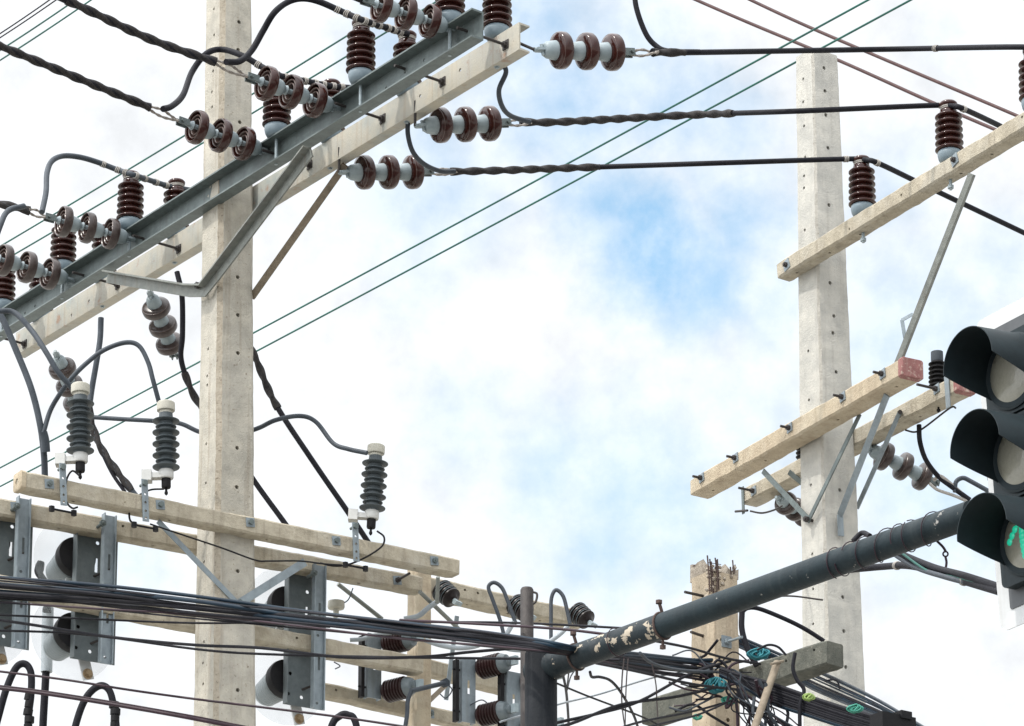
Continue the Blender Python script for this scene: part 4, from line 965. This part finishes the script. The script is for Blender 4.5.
# ------------------------------------------------------------------ side insulators on the far arm and loops
def post_proto():
    t = bpy.data.objects.new('line_post_insulator', None); COL.objects.link(t)
    prof = [(0, 0), (.05, 0)]
    for i in range(4): z = .012 + .045 * i; prof += [(.055, z), (.105 - .004 * i, z + .012), (.106 - .004 * i, z + .026), (.06, z + .036)]
    prof += [(.045, .20), (.03, .215), (0, .215)]
    mesh_obj('porcelain_body', MB().lathe(prof, seg=32), 'porcelain_dark', t, angle=50)
    mb = MB()
    for i in range(3): mb.torus((0, 0, .045 + .045 * i), UP, .098 - .004 * i, .004, 30, 6)
    mesh_obj('glaze_ring', mb, 'porcelain_grey', t)
    mesh_obj('end_clamp', MB().cyl((0, 0, .2), (0, 0, .26), .022, 12).obox((0, 0, .265), Vector((1, 0, 0)), Vector((0, 1, 0)), UP, .045, .02, .018), 'cap_grey', t)
    return t
PO = post_proto()
for (x, y, lab) in [(440, 589, 'dark ringed post insulator on the far arm, behind the arrester arm end'), (514, 603, 'dark ringed post insulator on the far arm beside the thin pipe'), (575, 611, 'dark ringed post insulator at the end of the far arm')]:
    o = fresh(PO); p = PPL(x, y, a6.A - UP * .0 + a6.front * .002, a6.front); o.location = p; o.scale = (.72,) * 3; o.rotation_mode = 'QUATERNION'
    o.rotation_quaternion = (a6.front * .85 + UP * (-.75) + a6.u * .25).to_track_quat('Z', 'Y'); tag(o, lab, 'insulator', 'post insulators on the far arm')
single('brace_rod', 'dark upright rod hanging from the arrester arm end over an insulator', 'rod', MB().cyl(P(438, 577, 20.4), P(437, 603, 20.5), .013, 10), 'brace_steel', 'steel braces')
LP = 'grey loops by the far arm'
line('loop_cable', 'grey cable loop above the far arm left of the thin pipe', [(505, 640), (500, 620), (492, 598), (488.5, 587), (494, 582.5), (502, 588), (508, 602), (513, 616), (516, 624)], .0125, 'cable_grey', 20.9, 20.9, group=LP)
line('loop_cable', 'grey cable loop above the far arm right of the thin pipe', [(551, 642), (551, 615), (551.5, 598), (556, 590), (563, 596), (567, 610), (570, 624)], .0125, 'cable_grey', 20.9, 20.9, group=LP)
line('loop_cable', 'pale cable sagging below the black bundle by the slim post', [(425, 640), (440, 645), (458, 648), (476, 646), (490, 640), (505, 648), (525, 650), (540, 646)], .016, 'cable_pale', 20.8, 20.8, group=LP)
line('loop_cable', 'pale cable rising to the insulator behind the arm end', [(404, 619), (418, 616), (428, 608), (438, 601)], .017, 'cable_pale', 20.9, 20.9, group=LP)
line('loop_cable', 'pale cable from the thin pipe rising to the end insulator', [(548, 643), (560, 634), (568, 626)], .015, 'cable_pale', 20.8, 20.8, group=LP)
line('loop_cable', 'pale cable left of the thin pipe rising to its insulator', [(498, 650), (508, 632), (514, 622)], .015, 'cable_pale', 20.8, 20.8, group=LP)
line('loop_cable', 'pale cable behind the lowest long arm left of a brown cutout', [(350, 640), (362, 639), (378, 634), (392, 633)], .014, 'cable_pale', 20.9, 20.9, group=LP)
# small mushroom-shaped terminal above the bundle
single('terminal_cap', 'small beige round cap on a dark stem above the black bundle', 'fitting', MB().lathe([(0, 0), (.018, 0), (.018, .05), (.05, .055), (.054, .065), (.052, .10), (0, .104)], P(336, 617, 20.8), UP, 20), 'cap_white')
single('earth_wire', 'thin grey wire rising from the small beige cap', 'wire', MB().tube(path_px([(339, 605), (348, 600), (353, 588)], 20.8, 20.8), .004, 6), 'cable_grey')

# fuse cutouts: pale channel plates with brown ribbed barrels
def cutout_proto():
    t = bpy.data.objects.new('fuse_cutout', None); COL.objects.link(t); X, Yv = Vector((1, 0, 0)), Vector((0, 1, 0))
    prof = [(-.05, 0), (-.05, -.05), (-.042, -.05), (-.042, -.008), (.042, -.008), (.042, -.05), (.05, -.05), (.05, 0)]
    # seen from its closed side: web towards the camera
    pl = mesh_obj('mounting_channel', MB().prism([(x, -y) for x, y in prof], Vector((0, 0, -.42)), X, Yv, UP * .42), 'galvanised_pale', t)
    mb = MB().obox((0, 0, -.19), X, Yv, UP, .010, .03, .045); cut(pl, mb)
    mesh_obj('side_bolt', MB().cyl((-.05, .03, -.08), (-.10, .03, -.08), .007, 8).cyl((-.05, .03, -.2), (-.10, .03, -.2), .007, 8).cyl((-.05, .03, -.35), (-.10, .03, -.35), .007, 8).obox((-.078, .03, -.22), X, Yv, UP, .012, .02, .2), 'black_rubber', t)
    for z in (-.06, -.37):
        c = Vector((.075, -.005, z)); ax = Vector((.45, -1, .06)).normalized()  # barrels lean out to the right
        pr = [(0, .0), (.055, 0), (.06, .012)]
        y = .015
        for i in range(7): pr += [(.062, y), (.072, y + .006), (.072, y + .012), (.062, y + .018)]; y += .021
        pr += [(0, y)]
        b = mesh_obj('barrel', MB().lathe(pr, c, ax, 32), 'porcelain_barrel', t, angle=50)
        mesh_obj('end_cap', MB().lathe([(0, y - .004), (.062, y - .004), (.064, y + .01), (.05, y + .045), (.03, y + .05), (.03, y + .075), (0, y + .08)], c, ax, 24), 'porcelain_grey', b, angle=50)
        mesh_obj('stub', MB().obox(c + ax * (y + .085), ax, X, UP, .03, .012, .028), 'cap_grey', b)
    return t
CU = cutout_proto()
def place_cutout(px, py, Y, lab):
    o = fresh(CU); o.location = P(px, py, Y); o.rotation_mode = 'QUATERNION'
    o.rotation_quaternion = Matrix((D2, -D1, UP)).transposed().to_quaternion(); o.scale = (1.0,) * 3
    tag(o, lab, 'fuse cutout', 'fuse cutouts near the slim post')
place_cutout(375, 634, 21.0, 'fuse cutout with two brown barrels left of the slim post')
place_cutout(469, 658, 21.0, 'fuse cutout with two brown barrels right of the slim post')
place_cutout(514, 672, 21.0, 'fuse cutout pressed behind the thin pipe and black post')
line('loop_cable', 'grey cable curling down from the lower left cutout barrel', [(412, 690), (408, 700), (407, 715), (404, 735)], .014, 'cable_grey', 20.7, 20.7, group=LP)
single('contact_rod', 'dark grey rod reaching from a cutout barrel to the slim post', 'rod', MB().cyl(P(411, 691, 20.75), P(445, 683, 21.0), .016, 10).hexnut(P(445, 683, 21.0), D1, .03, .03), 'cable_grey')
for (pts, lab) in [([(447, 684), (452, 690), (446, 698), (440, 694)], 'tiny grey wire curl by the slim post'), ([(470, 705), (482, 700), (492, 706), (506, 702)], 'tiny grey wire between the cutout plates'), ([(334, 662), (340, 666), (335, 669)], 'tiny grey wire curl under the lowest long arm')]:
    single('earth_wire', lab, 'wire', MB().tube(path_px(pts, 21, 21), .004, 6), 'cable_grey')

# ------------------------------------------------------------------ traffic signal mast
MY0, MY1 = 16.35, 14.35
m0 = P(552, 664, MY0); zt = P(575, 655, MY0).z
mA = P(549, 667, 16.38); mB = P(958, 519, 0.0 + 14.55)
post_x, post_y = P(541, 690, 16.4).x, 16.4
t = Thing('signal_mast', 'black painted signal post with flaking mast arm rising across the picture', 'mast', (post_x, post_y, 0))
pz = P(541, 651, 16.4).z
t.part('post', MB().lathe([(.16, 0), (.16, .03), (.082, .035), (.079, pz - .02), (.074, pz - .004), (.0, pz)], (post_x, post_y, 0), UP, 40), 'post_paint', angle=40)
jn = Vector((post_x, post_y, P(541, 668, 16.4).z))
dirm = (mB - mA).normalized(); ml = (mB - mA).length
t.part('arm_collar', MB().lathe([(.066, -.09), (.07, -.03), (.07, .06), (.062, .075)], mA, dirm, 36), 'mast_paint_flaking')
cut_f = .30
n = 24
pp = [mA + dirm * ml * cut_f * i / n for i in range(n + 1)]
t.part('arm', MB().tube([mA - dirm * .12] + pp, .0625, 40), 'mast_paint_flaking', label='lower length with flaked black paint')
pp = [mA + dirm * (ml * (cut_f + (1.03 - cut_f) * i / n)) for i in range(n + 1)]
t.part('arm', MB().tube(pp, .0615, 40), 'mast_paint')
def band(f, lab=None):
    c = mA + dirm * ml * f; t.part('clamp_band', MB().torus(c, dirm, .0645, .006, 36, 8).cyl(c + UP * .06, c + UP * .115 + NL * .02, .008, 8).hexnut(c + UP * .115 + NL * .02, UP, .017, .016).cyl(c - UP * .06, c - UP * .10, .007, 8).hexnut(c - UP * .105, UP, .016, .016), 'rusty')
band(.30); band(.075)
for (f0, f1) in [(.72, .74), (.76, .80), (.80, .87), (.87, .90), (.90, .96), (.18, .185)]:
    pts = []
    for i in range(25):
        f = f0 + (f1 - f0) * i / 24; a = i / 24 * 2 * math.pi * 1.2 + f0 * 50
        s = dirm.cross(UP).normalized(); u2 = s.cross(dirm); pts.append(mA + dirm * ml * f + (s * math.cos(a) + u2 * math.sin(a)) * (.066 + .005 * abs(math.sin(a * .5 + f0 * 9))))
    t.part('binding_wire', MB().tube(pts, .0026, 6), 'wire_plum')
q = mA + dirm * ml * .895 - UP * .06
hx = [P(937, 541, q.y), P(943, 547, q.y), P(946, 552, q.y)]
single('wire_hook', 'small rusty wire hook dangling under the mast arm near the signal', 'hook', MB().tube(smooth_path(hx, 5), .006, 8).torus(P(945.5, 554, q.y), Vector((0, 1, .2)), .011, .004, 14, 6).tube(smooth_path([P(945.5, 557, q.y), P(946.5, 562, q.y), P(946, 567, q.y)], 4), .0055, 8), 'wire_plum')
single('pipe', 'thin brown steel pipe standing behind the black signal post', 'pipe', MB().lathe([(.034, 0), (.033, P(527, 590, 16.65).z), (.027, P(527, 588, 16.65).z), (.0, P(527, 588, 16.65).z)], (P(527, 650, 16.65).x, 16.65, 0), UP, 24).tube(smooth_path([P(533, 592, 16.6), P(537, 594, 16.6), P(536, 601, 16.6), P(533, 604, 16.6)], 5), .006, 8), 'dark_steel')

# ------------------------------------------------------------------ traffic signal head
def signal():
    TL = R(2.2); nf = (NL * math.cos(TL) - UP * math.sin(TL)).normalized(); rt = D1.copy(); up = nf.cross(rt)
    if up.z < 0: up = -up
    up = (up - rt * .030).normalized(); rt = (D1 + up * .030).normalized()
    Yh = 14.0
    C = [P(1014, 371.5, Yh)]
    step = .3715
    C += [C[0] - up * step, C[0] - up * step * 2]
    base = C[2] - up * .3
    t = Thing('traffic_signal', 'black three lamp traffic signal with hooded visors and white edged backing plate', 'traffic light', base)
    # backing plate: white bordered board behind the housings
    hw, ht, hb = .335, .335, .335
    pc = C[0] - nf * .06
    def rr(w0, w1, z0, z1, r, n=6):
        out = []
        for (cx, cz, a0) in [(w1 - r, z1 - r, 0), (w0 + r, z1 - r, 90), (w0 + r, z0 + r, 180), (w1 - r, z0 + r, 270)]:
            for k in range(n + 1): a = R(a0 + 90 * k / n); out.append((cx + r * math.cos(a), cz + r * math.sin(a)))
        return out
    z0, z1 = -2 * step - hb, ht
    t.part('backing_plate', MB().prism(rr(-.275, hw, z0, z1, .05), pc, rt, up, nf * .006), 'plate_white', label='white edged plate')
    t.part('plate_field', MB().prism(rr(-.275 + .075, hw - .075, z0 + .08, z1 - .075, .012), pc + nf * .0065, rt, up, nf * .004), 'plate_grey')
    t.part('bracket', MB().bar(pc - nf * .03 - up * 0.95 * step * 1 - rt * .3, pc - nf * .03 - up * step * .95 + rt * .3, .05, .03, nf).bar(pc - nf * .05 - up * step * 1.7 - rt * .1, mA + dirm * ml * 1.0, .06, .05, nf), 'signal_black')
    for i, c in enumerate(C):
        hs = t.part('lamp_housing', MB().prism(rr(-.18, .18, -.18, .18, .03), c - nf * .045, rt, up, nf * .05), 'signal_black', angle=30)
        ds = t.part('door_rim', MB().lathe([(.150, .003), (.168, .003), (.168, .014), (.158, .018), (.150, .014)], c, nf, 48), 'signal_black', parent=hs)
        ln = t.part('lens', MB().lathe([(0, .034), (.05, .032), (.10, .025), (.14, .012), (.151, .004), (.151, -.002), (0, -.002)], c, nf, 44), 'lens_clear', parent=hs, label='clear unlit lens' if i < 2 else 'clear lens with lit green arrow', angle=60)
        if i == 2:
            g = MB()
            # green arrow made of small lamps, pointing up
            pts = []
            for k in range(9): pts.append((0.0, -.085 + .021 * k))
            for k in range(1, 5): pts += [(-.021 * k, .083 - .021 * k), (.021 * k, .083 - .021 * k)]
            for (a, b) in pts: g.lathe([(0.0165, 0), (.0155, .008), (.008, .012), (0, .013)], c + nf * (.031 - (a * a + b * b) * 1.1) + rt * a + up * b, nf, 10)
            t.part('arrow_lamp', g, 'lens_green', parent=hs)
        # tunnel visor: sheet open at the bottom, its mouth cut back towards the lower edge
        vs, fs = [], []; n, m = 48, 10; span = R(244); th = .0035
        for layer in (0, 1):
            for a_ in range(n + 1):
                al = -span / 2 + span * a_ / n                     # 0 = top
                q_ = min(max((abs(al) - R(92)) / R(27), 0), 1); ln_ = .25 * (1 - .94 * q_)
                for b_ in range(m + 1):
                    f = b_ / m; rr_ = .157 - .005 * f + (th if layer else 0); d = rt * math.sin(al) + up * math.cos(al)
                    vs.append(c + nf * (.012 + ln_ * f) + d * rr_ - up * .008 * f)
        S = (n + 1) * (m + 1); W_ = m + 1
        for a_ in range(n):
            for b_ in range(m):
                q = [a_ * W_ + b_, (a_ + 1) * W_ + b_, (a_ + 1) * W_ + b_ + 1, a_ * W_ + b_ + 1]
                fs.append(tuple(q)); fs.append(tuple(S + k for k in q[::-1]))
            fs.append((a_ * W_ + m, (a_ + 1) * W_ + m, S + (a_ + 1) * W_ + m, S + a_ * W_ + m)); fs.append((a_ * W_, S + a_ * W_, S + (a_ + 1) * W_, (a_ + 1) * W_))
        for a_ in (0, n):
            for b_ in range(m): fs.append((a_ * W_ + b_, a_ * W_ + b_ + 1, S + a_ * W_ + b_ + 1, S + a_ * W_ + b_))
        t.part('visor', MB().add(vs, fs), 'signal_black', angle=50)
signal()

# ------------------------------------------------------------------ cable bundle and loose wires
BG = 'black cables bundled in front of the lower left arms'
for i, (off, m, r) in enumerate([(-14, 'cable_blue', .010), (-12.2, 'cable_black', .006), (-7, 'cable_blue', .012), (-4.5, 'cable_black', .010), (-2, 'cable_black', .013), (1, 'cable_blue', .011), (3.5, 'cable_black', .012),
                                 (6, 'cable_black', .009), (9, 'cable_black', .0065), (12, 'wire_plum', .006), (-9.5, 'cable_black', .005), (15, 'cable_black', .005)]):
    jt = lambda a: random.uniform(-a, a); zz = lambda: random.uniform(-.12, .12)
    pts = [(-40, 585 + off * 1.0 + jt(1), 18.6 + zz()), (0, 589.5 + off * .95 + jt(1.2), 18.55 + zz()), (100, 598 + off * .85 + jt(1.6), 18.2 + zz()), (200, 608 + off * .72 + jt(1.8), 17.8 + zz()), (300, 619 + off * .62 + jt(1.8), 17.4 + zz()),
           (400, 630 + off * .6 + jt(1.5), 16.9 + zz() * .5), (480, 638.5 + off * .5 + jt(1), 16.45 + zz() * .4), (540, 646 + off * .38, 16.12), (574, 651.5 + off * .3, 16.15 + .01 * i), (600, 656 + off * .35 + jt(1), 16.8), (640, 662 + off * .6 + jt(2), 17.6), (692, 668 + off * .7 + jt(2), 18.55), (712, 671 + off * .8, 18.72)]
    single('bundled_cable', 'blue black cable in the thick bundle crossing before the lower left arms', 'cable', MB().tube(smooth_path([P(*p) for p in pts], 6), r, 10), m, BG)
TW = 'thin dark wires along the bottom'
def thin(label, pts, Y0, Y1, r=.0065, m='wire_plum', group=TW): single('thin_wire', label, 'wire', MB().tube(path_px(pts, Y0, Y1, 6), r, 8), m, group)
thin('thin black wire just under the bundle, highest at the left edge', [(-20, 594), (60, 601), (122, 608), (195, 616), (262, 623), (330, 627)], 18.9, 18.2, .006, 'cable_black')
thin('thin black wire crossing the pole below the bundle, nearly level', [(-20, 614), (90, 619), (195, 623), (300, 622), (420, 622), (520, 623), (640, 629)], 18.8, 16.5, .0062, 'cable_black')
thin('plum wire crossing at the far arm end toward the mast', [(400, 620), (480, 624), (560, 629), (620, 636)], 17.2, 16.1, .007)
thin('black wire drooping from the left edge across both clear discs', [(-20, 617), (40, 626), (110, 637), (195, 645), (262, 648), (340, 657), (420, 657), (470, 652), (540, 646)], 18.8, 16.4, .0085, 'cable_black')
thin('second black wire drooping from the left edge, slightly lower', [(-20, 630), (80, 634), (195, 649), (262, 654), (380, 657), (460, 658), (545, 659), (620, 660)], 18.85, 16.5, .007, 'cable_black')
thin('plum wire slanting across the lower left, upper of the two', [(-20, 669), (60, 679), (130, 690), (195, 699), (260, 707), (340, 717), (420, 729)], 18.7, 17.9, .0068)
thin('thick plum wire slanting across the lower left, lower of the two', [(-20, 686), (40, 693), (110, 704), (190, 718), (260, 732)], 18.6, 18.1, .0105)
thin('plum wire slanting across the lower left just above the thick one', [(-20, 683.5), (40, 690.5), (110, 701.5), (190, 715.5), (260, 729.5)], 18.65, 18.15, .005)
# cables between the mast foot and the broken pole
MC = 'dark cables strung between the signal post and the broken pole'
mid = [([(650, 640), (690, 648), (725, 658), (760, 664)], 'black cable from mast arm to the broken pole, top of the tangle', .0075),
       ([(596, 663), (640, 672), (692, 684), (740, 690)], 'black cable from mast underside running right and down to the pole', .008),
       ([(556, 683), (590, 697), (640, 716), (668, 730)], 'thin black cable sinking right from the signal post', .0055),
       ([(520, 731), (560, 722), (600, 713), (640, 701), (690, 674), (730, 661)], 'black cable climbing right from the post foot to the pole', .0085),
       ([(524, 735), (570, 724), (620, 705), (680, 696), (735, 682)], 'second black cable climbing right from the post foot', .0085),
       ([(500, 722), (560, 704), (600, 694), (660, 676), (720, 668)], 'pale grey wire climbing right across the post', .005),
       ([(590, 672), (592, 677), (600, 677), (611, 681), (622, 694), (634, 716), (640, 735)], 'black cable hooking down below the mast arm', .0075),
       ([(640, 653), (650, 662), (668, 668), (690, 671), (720, 672)], 'grey cable sweeping from mast to the pole', .009),
       ([(563, 675), (566, 690), (568, 712), (569, 735)], 'thin dark wire hanging down beside the signal post', .007),
       ([(624, 658), (622, 680), (622, 705), (626, 735)], 'thin purple wire hanging straight below the mast', .004),
       ([(628, 658), (626, 690), (625, 735)], 'second thin purple wire hanging below the mast', .0035),
       ([(652, 664), (656, 685), (657, 705), (659, 735)], 'thin purple wire hanging left of the weathered arm', .0035),
       ([(570, 662), (567, 690), (571, 676), (580, 664)], 'thin loop of wire under the mast elbow', .004),
       ([(600, 735), (640, 722), (690, 712), (735, 700)], 'thin black cable low under the weathered arm', .0065),
       ([(620, 735), (660, 724), (700, 714), (745, 694)], 'thin dark cable lowest under the weathered arm', .006)]
for pts, lab, r in mid:
    yy = 17.2 if pts[0][0] < 640 else 17.8
    single('loose_cable', lab, 'cable', MB().tube(path_px(pts, yy - .6, 18.72, 6), r, 8), 'cable_pale' if 'pale' in lab else ('wire_plum' if 'purple' in lab else ('cable_grey' if 'grey' in lab else 'cable_black')), MC)
# loops and heavy cables right of the broken pole
RC = 'dark cables leaving the broken pole to the right'
rc = [([(742, 612), (742, 630), (748, 650), (757, 666)], 18.85, 18.85, .017, 'thick black cable loop rising beside the broken pole', 'cable_black'),
      ([(742, 612), (748, 608), (760, 609), (785, 619), (805, 629), (824, 641)], 18.9, 19.0, .013, 'black cable arching from the loop to weathered arm end', 'cable_black'),
      ([(757, 650), (768, 645), (778, 647), (786, 655)], 18.5, 18.5, .007, 'small black arc above the weathered arm', 'cable_black'),
      ([(795, 653), (793, 668), (797, 680), (804, 690), (800, 705), (800, 735)], 18.2, 18.2, .011, 'black strap cable looped over the weathered arm', 'cable_black'),
      ([(824, 681), (836, 680), (840, 689)], 17.9, 17.9, .005, 'short bent black wire end on the right bundle', 'cable_black'),
      ([(760, 598), (790, 596), (823, 600)], 19.3, 19.3, .0055, 'short thin wire stub poking out behind the mast', 'dark_steel')]
for pts, y0, y1, r, lab, m in rc:
    single('loose_cable', lab, 'cable', MB().tube(path_px(pts, y0, y1, 7), r, 10), m, RC)
for i in range(9):
    q = (i - 4) * 2.7 + random.uniform(-.8, .8); r = random.choice((.005, .006, .0075, .011))
    pts = [(735, 640 + q * .5, 19.35), (775, 658 + q * .6, 19.3), (805, 675 + q, 19.1), (840, 691 + q, 18.6), (880, 709 + q * .8, 17.9), (925, 733 + q * .5, 17.2), (975, 762 + q * .4, 16.6)]
    single('bundled_cable', 'black cable in the loose upper sheaf leaving the weathered arm to lower right', 'cable', MB().tube(smooth_path([P(*p) for p in pts], 6), r, 8), random.choice(('cable_black', 'cable_black', 'cable_grey', 'cable_blue')), 'black cables in the upper sheaf at lower right')
for i in range(9):
    q = (i - 4) * 2.6 + random.uniform(-1.2, 1.2); r = random.choice((.009, .011, .013))
    pts = [(720, 672 + q * .3, 18.55), (742, 681 + q * .5, 18.5), (770, 693 + q, 18.4), (808, 706 + q, 18.2), (845, 718 + q, 18.0), (890, 731 + q, 17.7), (950, 750 + q, 17.2)]
    single('bundled_cable', 'black cable in the thick lower sheaf running from the broken pole to lower right', 'cable', MB().tube(smooth_path([P(*p) for p in pts], 6), r, 8), random.choice(('cable_black', 'cable_black', 'cable_blue')), 'black cables in the lower sheaf at lower right')
for i in range(26):
    x0 = random.uniform(726, 770); y0 = random.uniform(672, 700); x1 = random.uniform(738, 812); y1 = 738
    pts = [(x0, y0), (x0 + random.uniform(-6, 14), y0 + 14), ((x0 + x1) / 2 + random.uniform(-16, 16), 710 + random.uniform(-8, 8)), (x1, y1), (x1 + random.uniform(-5, 5), y1 + 25)]
    single('loose_cable', 'thin dark cable in the tangle hanging below the weathered arm', 'cable', MB().tube(path_px(pts, random.uniform(18.2, 18.5), random.uniform(18.2, 18.6), 6), random.choice((.004, .005, .006, .009)), 7), random.choice(('wire_plum', 'cable_black', 'cable_black', 'cable_grey')), 'thin tangled cables below the weathered arm')
for i in range(15):
    x0 = random.uniform(668, 700); x1 = random.uniform(712, 752); ya = random.uniform(655, 712); yb_ = ya + random.uniform(-20, 16)
    pts = [(x0, ya), ((x0 * 2 + x1) / 3, ya + random.uniform(-10, 8)), ((x0 + 2 * x1) / 3, yb_ + random.uniform(-14, 10)), (x1, yb_)]
    single('loose_cable', 'thin dark cable wound across the broken pole', 'cable', MB().tube(path_px(pts, random.uniform(18.6, 18.75), 18.62, 7), random.choice((.0045, .006, .008)), 7), random.choice(('cable_black', 'cable_black', 'cable_grey', 'wire_plum')), 'thin cables wound across the broken pole')
# knots of coloured cord
def knot(cx, cy, Y, rad, lab, m, n=26, seed=1, sy=.7):
    rnd = random.Random(seed); c = P(cx, cy, Y); pts = []
    for k in range(n * 4):
        a = k * .83 + rnd.uniform(-.2, .2); b = k * .29 + rnd.uniform(-.3, .3); rr = rad * (1.25 + .35 * math.sin(k * .41 + seed))
        pts.append(c + Vector((math.cos(a) * math.cos(b) * rr * 1.2, math.sin(b) * rr * .6, math.sin(a) * rr * sy)))
    single('cord_knot', lab, 'cord', MB().tube(smooth_path(pts, 4), .0048, 6), m, 'knots of coloured cord')
knot(716, 686, 18.55, .036, 'teal cord knotted on the broken pole', 'teal_cord', 34, 1)
knot(759, 654, 18.7, .036, 'teal cord bundled behind the loop right of the broken pole', 'teal_cord', 34, 2, .45)
knot(728, 701, 18.58, .022, 'dull green cord knot below the teal one', 'mint_cord', 18, 3)
knot(855, 709, 17.75, .024, 'mint green cord tied on the right cable sheaf', 'mint_cord', 22, 4, .5)
knot(809, 697, 18.0, .018, 'yellow green cord on the cable sheaf', 'yellow_cord', 16, 5, .6)
knot(697, 717, 18.5, .016, 'pale mint string end at the foot of the broken pole', 'mint_cord', 10, 6, .5)
# wooden strut under the weathered arm
single('prop_strut', 'pale tan pole leaning against the weathered arm', 'strut', MB().tube([P(777, 663, 18.4), P(752, 735, 18.0), P(745, 760, 17.9)], .021, 14).cyl(P(771, 664, 18.3), P(783, 661, 18.4), .008, 8), 'tan_strut')
single('junction_box', 'black box at the lower right end of the cable sheaf', 'box', MB().obox(P(893, 727, 17.0), D2, D1, UP, .11, .05, .055).obox(P(903, 716, 17.0), D2, D1, UP, .035, .03, .02), 'black_rubber')
# cables behind mast leading to the signal
SG = 'cables tied below the mast arm near the signal'
line('signal_cable', 'black cable from behind the right pole joining the signal feed', [(822, 536, 17.6), (845, 531, 17.4), (868, 569, 16.8), (900, 566, 16.3), (930, 569, 15.8)], .016, 'cable_black', group=SG, ties=()) if False else None
line('signal_cable', 'thick black cable emerging by the right pole toward the signal', [(846, 570, 16.6), (862, 568.5, 16.4), (885, 566.5, 16.2), (905, 565.5, 15.9), (925, 569, 15.5), (960, 580, 14.9), (1000, 592, 14.3)], .017, 'cable_black', group=SG, ties=(.44, .86))
line('signal_cable', 'black feed cable leaving the mast arm for the signal, upper', [(885, 546, 15.6), (905, 556, 15.5), (935, 568, 15.2), (965, 576, 14.8), (1002, 588, 14.3)], .017, 'cable_black', group=SG)
line('signal_cable', 'green grey feed cable leaving the mast arm for the signal, lower', [(888, 550, 15.62), (915, 567, 15.4), (945, 577, 15.0), (975, 585, 14.7), (1002, 594, 14.3)], .012, 'cable_grey', group=SG)
line('signal_cable', 'thin green feed cable wound over the signal feed', [(900, 552, 15.5), (930, 572, 15.2), (960, 578, 14.85), (1002, 591, 14.27)], .006, 'wire_green', group=SG)
line('signal_cable', 'short dark cable stub above the mast beside the right pole', [(853, 541, 16.3), (862, 533, 16.3), (870, 536, 16.2)], .013, 'cable_black', group=SG)
line('jumper_cable', 'dark cable dropping from the rear right arm past the worn string', [(919, 425, 20.2), (920, 442, 20.2), (926, 460, 20.3), (938, 476, 20.4), (952, 487, 20.4), (970, 500, 20.4)], .0155, 'cable_black', group=JG)
line('jumper_cable', 'dark cable hoop beside the traffic signal plate', [(955, 492, 20.4), (956, 482, 20.4), (963, 478, 20.4), (972, 482, 20.4), (990, 492, 20.4)], .0145, 'cable_grey', group=JG)
line('jumper_cable', 'pale metal grip trailing from the worn string to the signal', [(934, 480, 20.45), (940, 476, 20.4), (950, 483, 20.4), (965, 496, 20.4)], .011, 'tie', group=JG)
line('jumper_cable', 'lower pale metal grip trailing from the worn string', [(930, 484, 20.45), (938, 490, 20.4), (955, 496, 20.4), (975, 505, 20.4)], .010, 'tie', group=JG)
t = Thing('hanger_strap', 'upright steel strap on the rear right arm near its red end', 'bracket', b2.front_pt(949, 405), 'straps on the rear right arm')
t.part('strap', MB().bar(b2.front_pt(947.5, 376) + b2.front * .008, b2.front_pt(949.5, 408) + b2.front * .008, .042, .006, b2.front), 'galvanised_pale')
t = Thing('hanger_strap', 'upright steel strap at the far end of the rear right arm', 'bracket', b2.front_pt(744, 512), 'straps on the rear right arm')
t.part('strap', MB().bar(b2.front_pt(743.5, 487) + b2.front * .008, b2.front_pt(744.5, 514) + b2.front * .008, .026, .006, b2.front), 'galvanised')
t.part('bolt', MB().cyl(b2.front_pt(738, 512) + b2.front * .02, b2.front_pt(750, 511) + b2.front * .02, .008, 8), 'dark_steel')
line('earth_wire', 'thin wire under the far end of the rear right arm', [(750, 511, 20.3), (762, 513, 20.3), (774, 510, 20.5), (782, 506, 20.6)], .006, 'dark_steel', group='earth wires on the right')
line('earth_wire', 'thin wire under the rear right arm beside the signal', [(905, 430, 20.2), (915, 432, 20.2), (925, 427, 20.2), (950, 408, 20.0), (956, 408, 20.0)], .006, 'dark_steel', group='earth wires on the right')
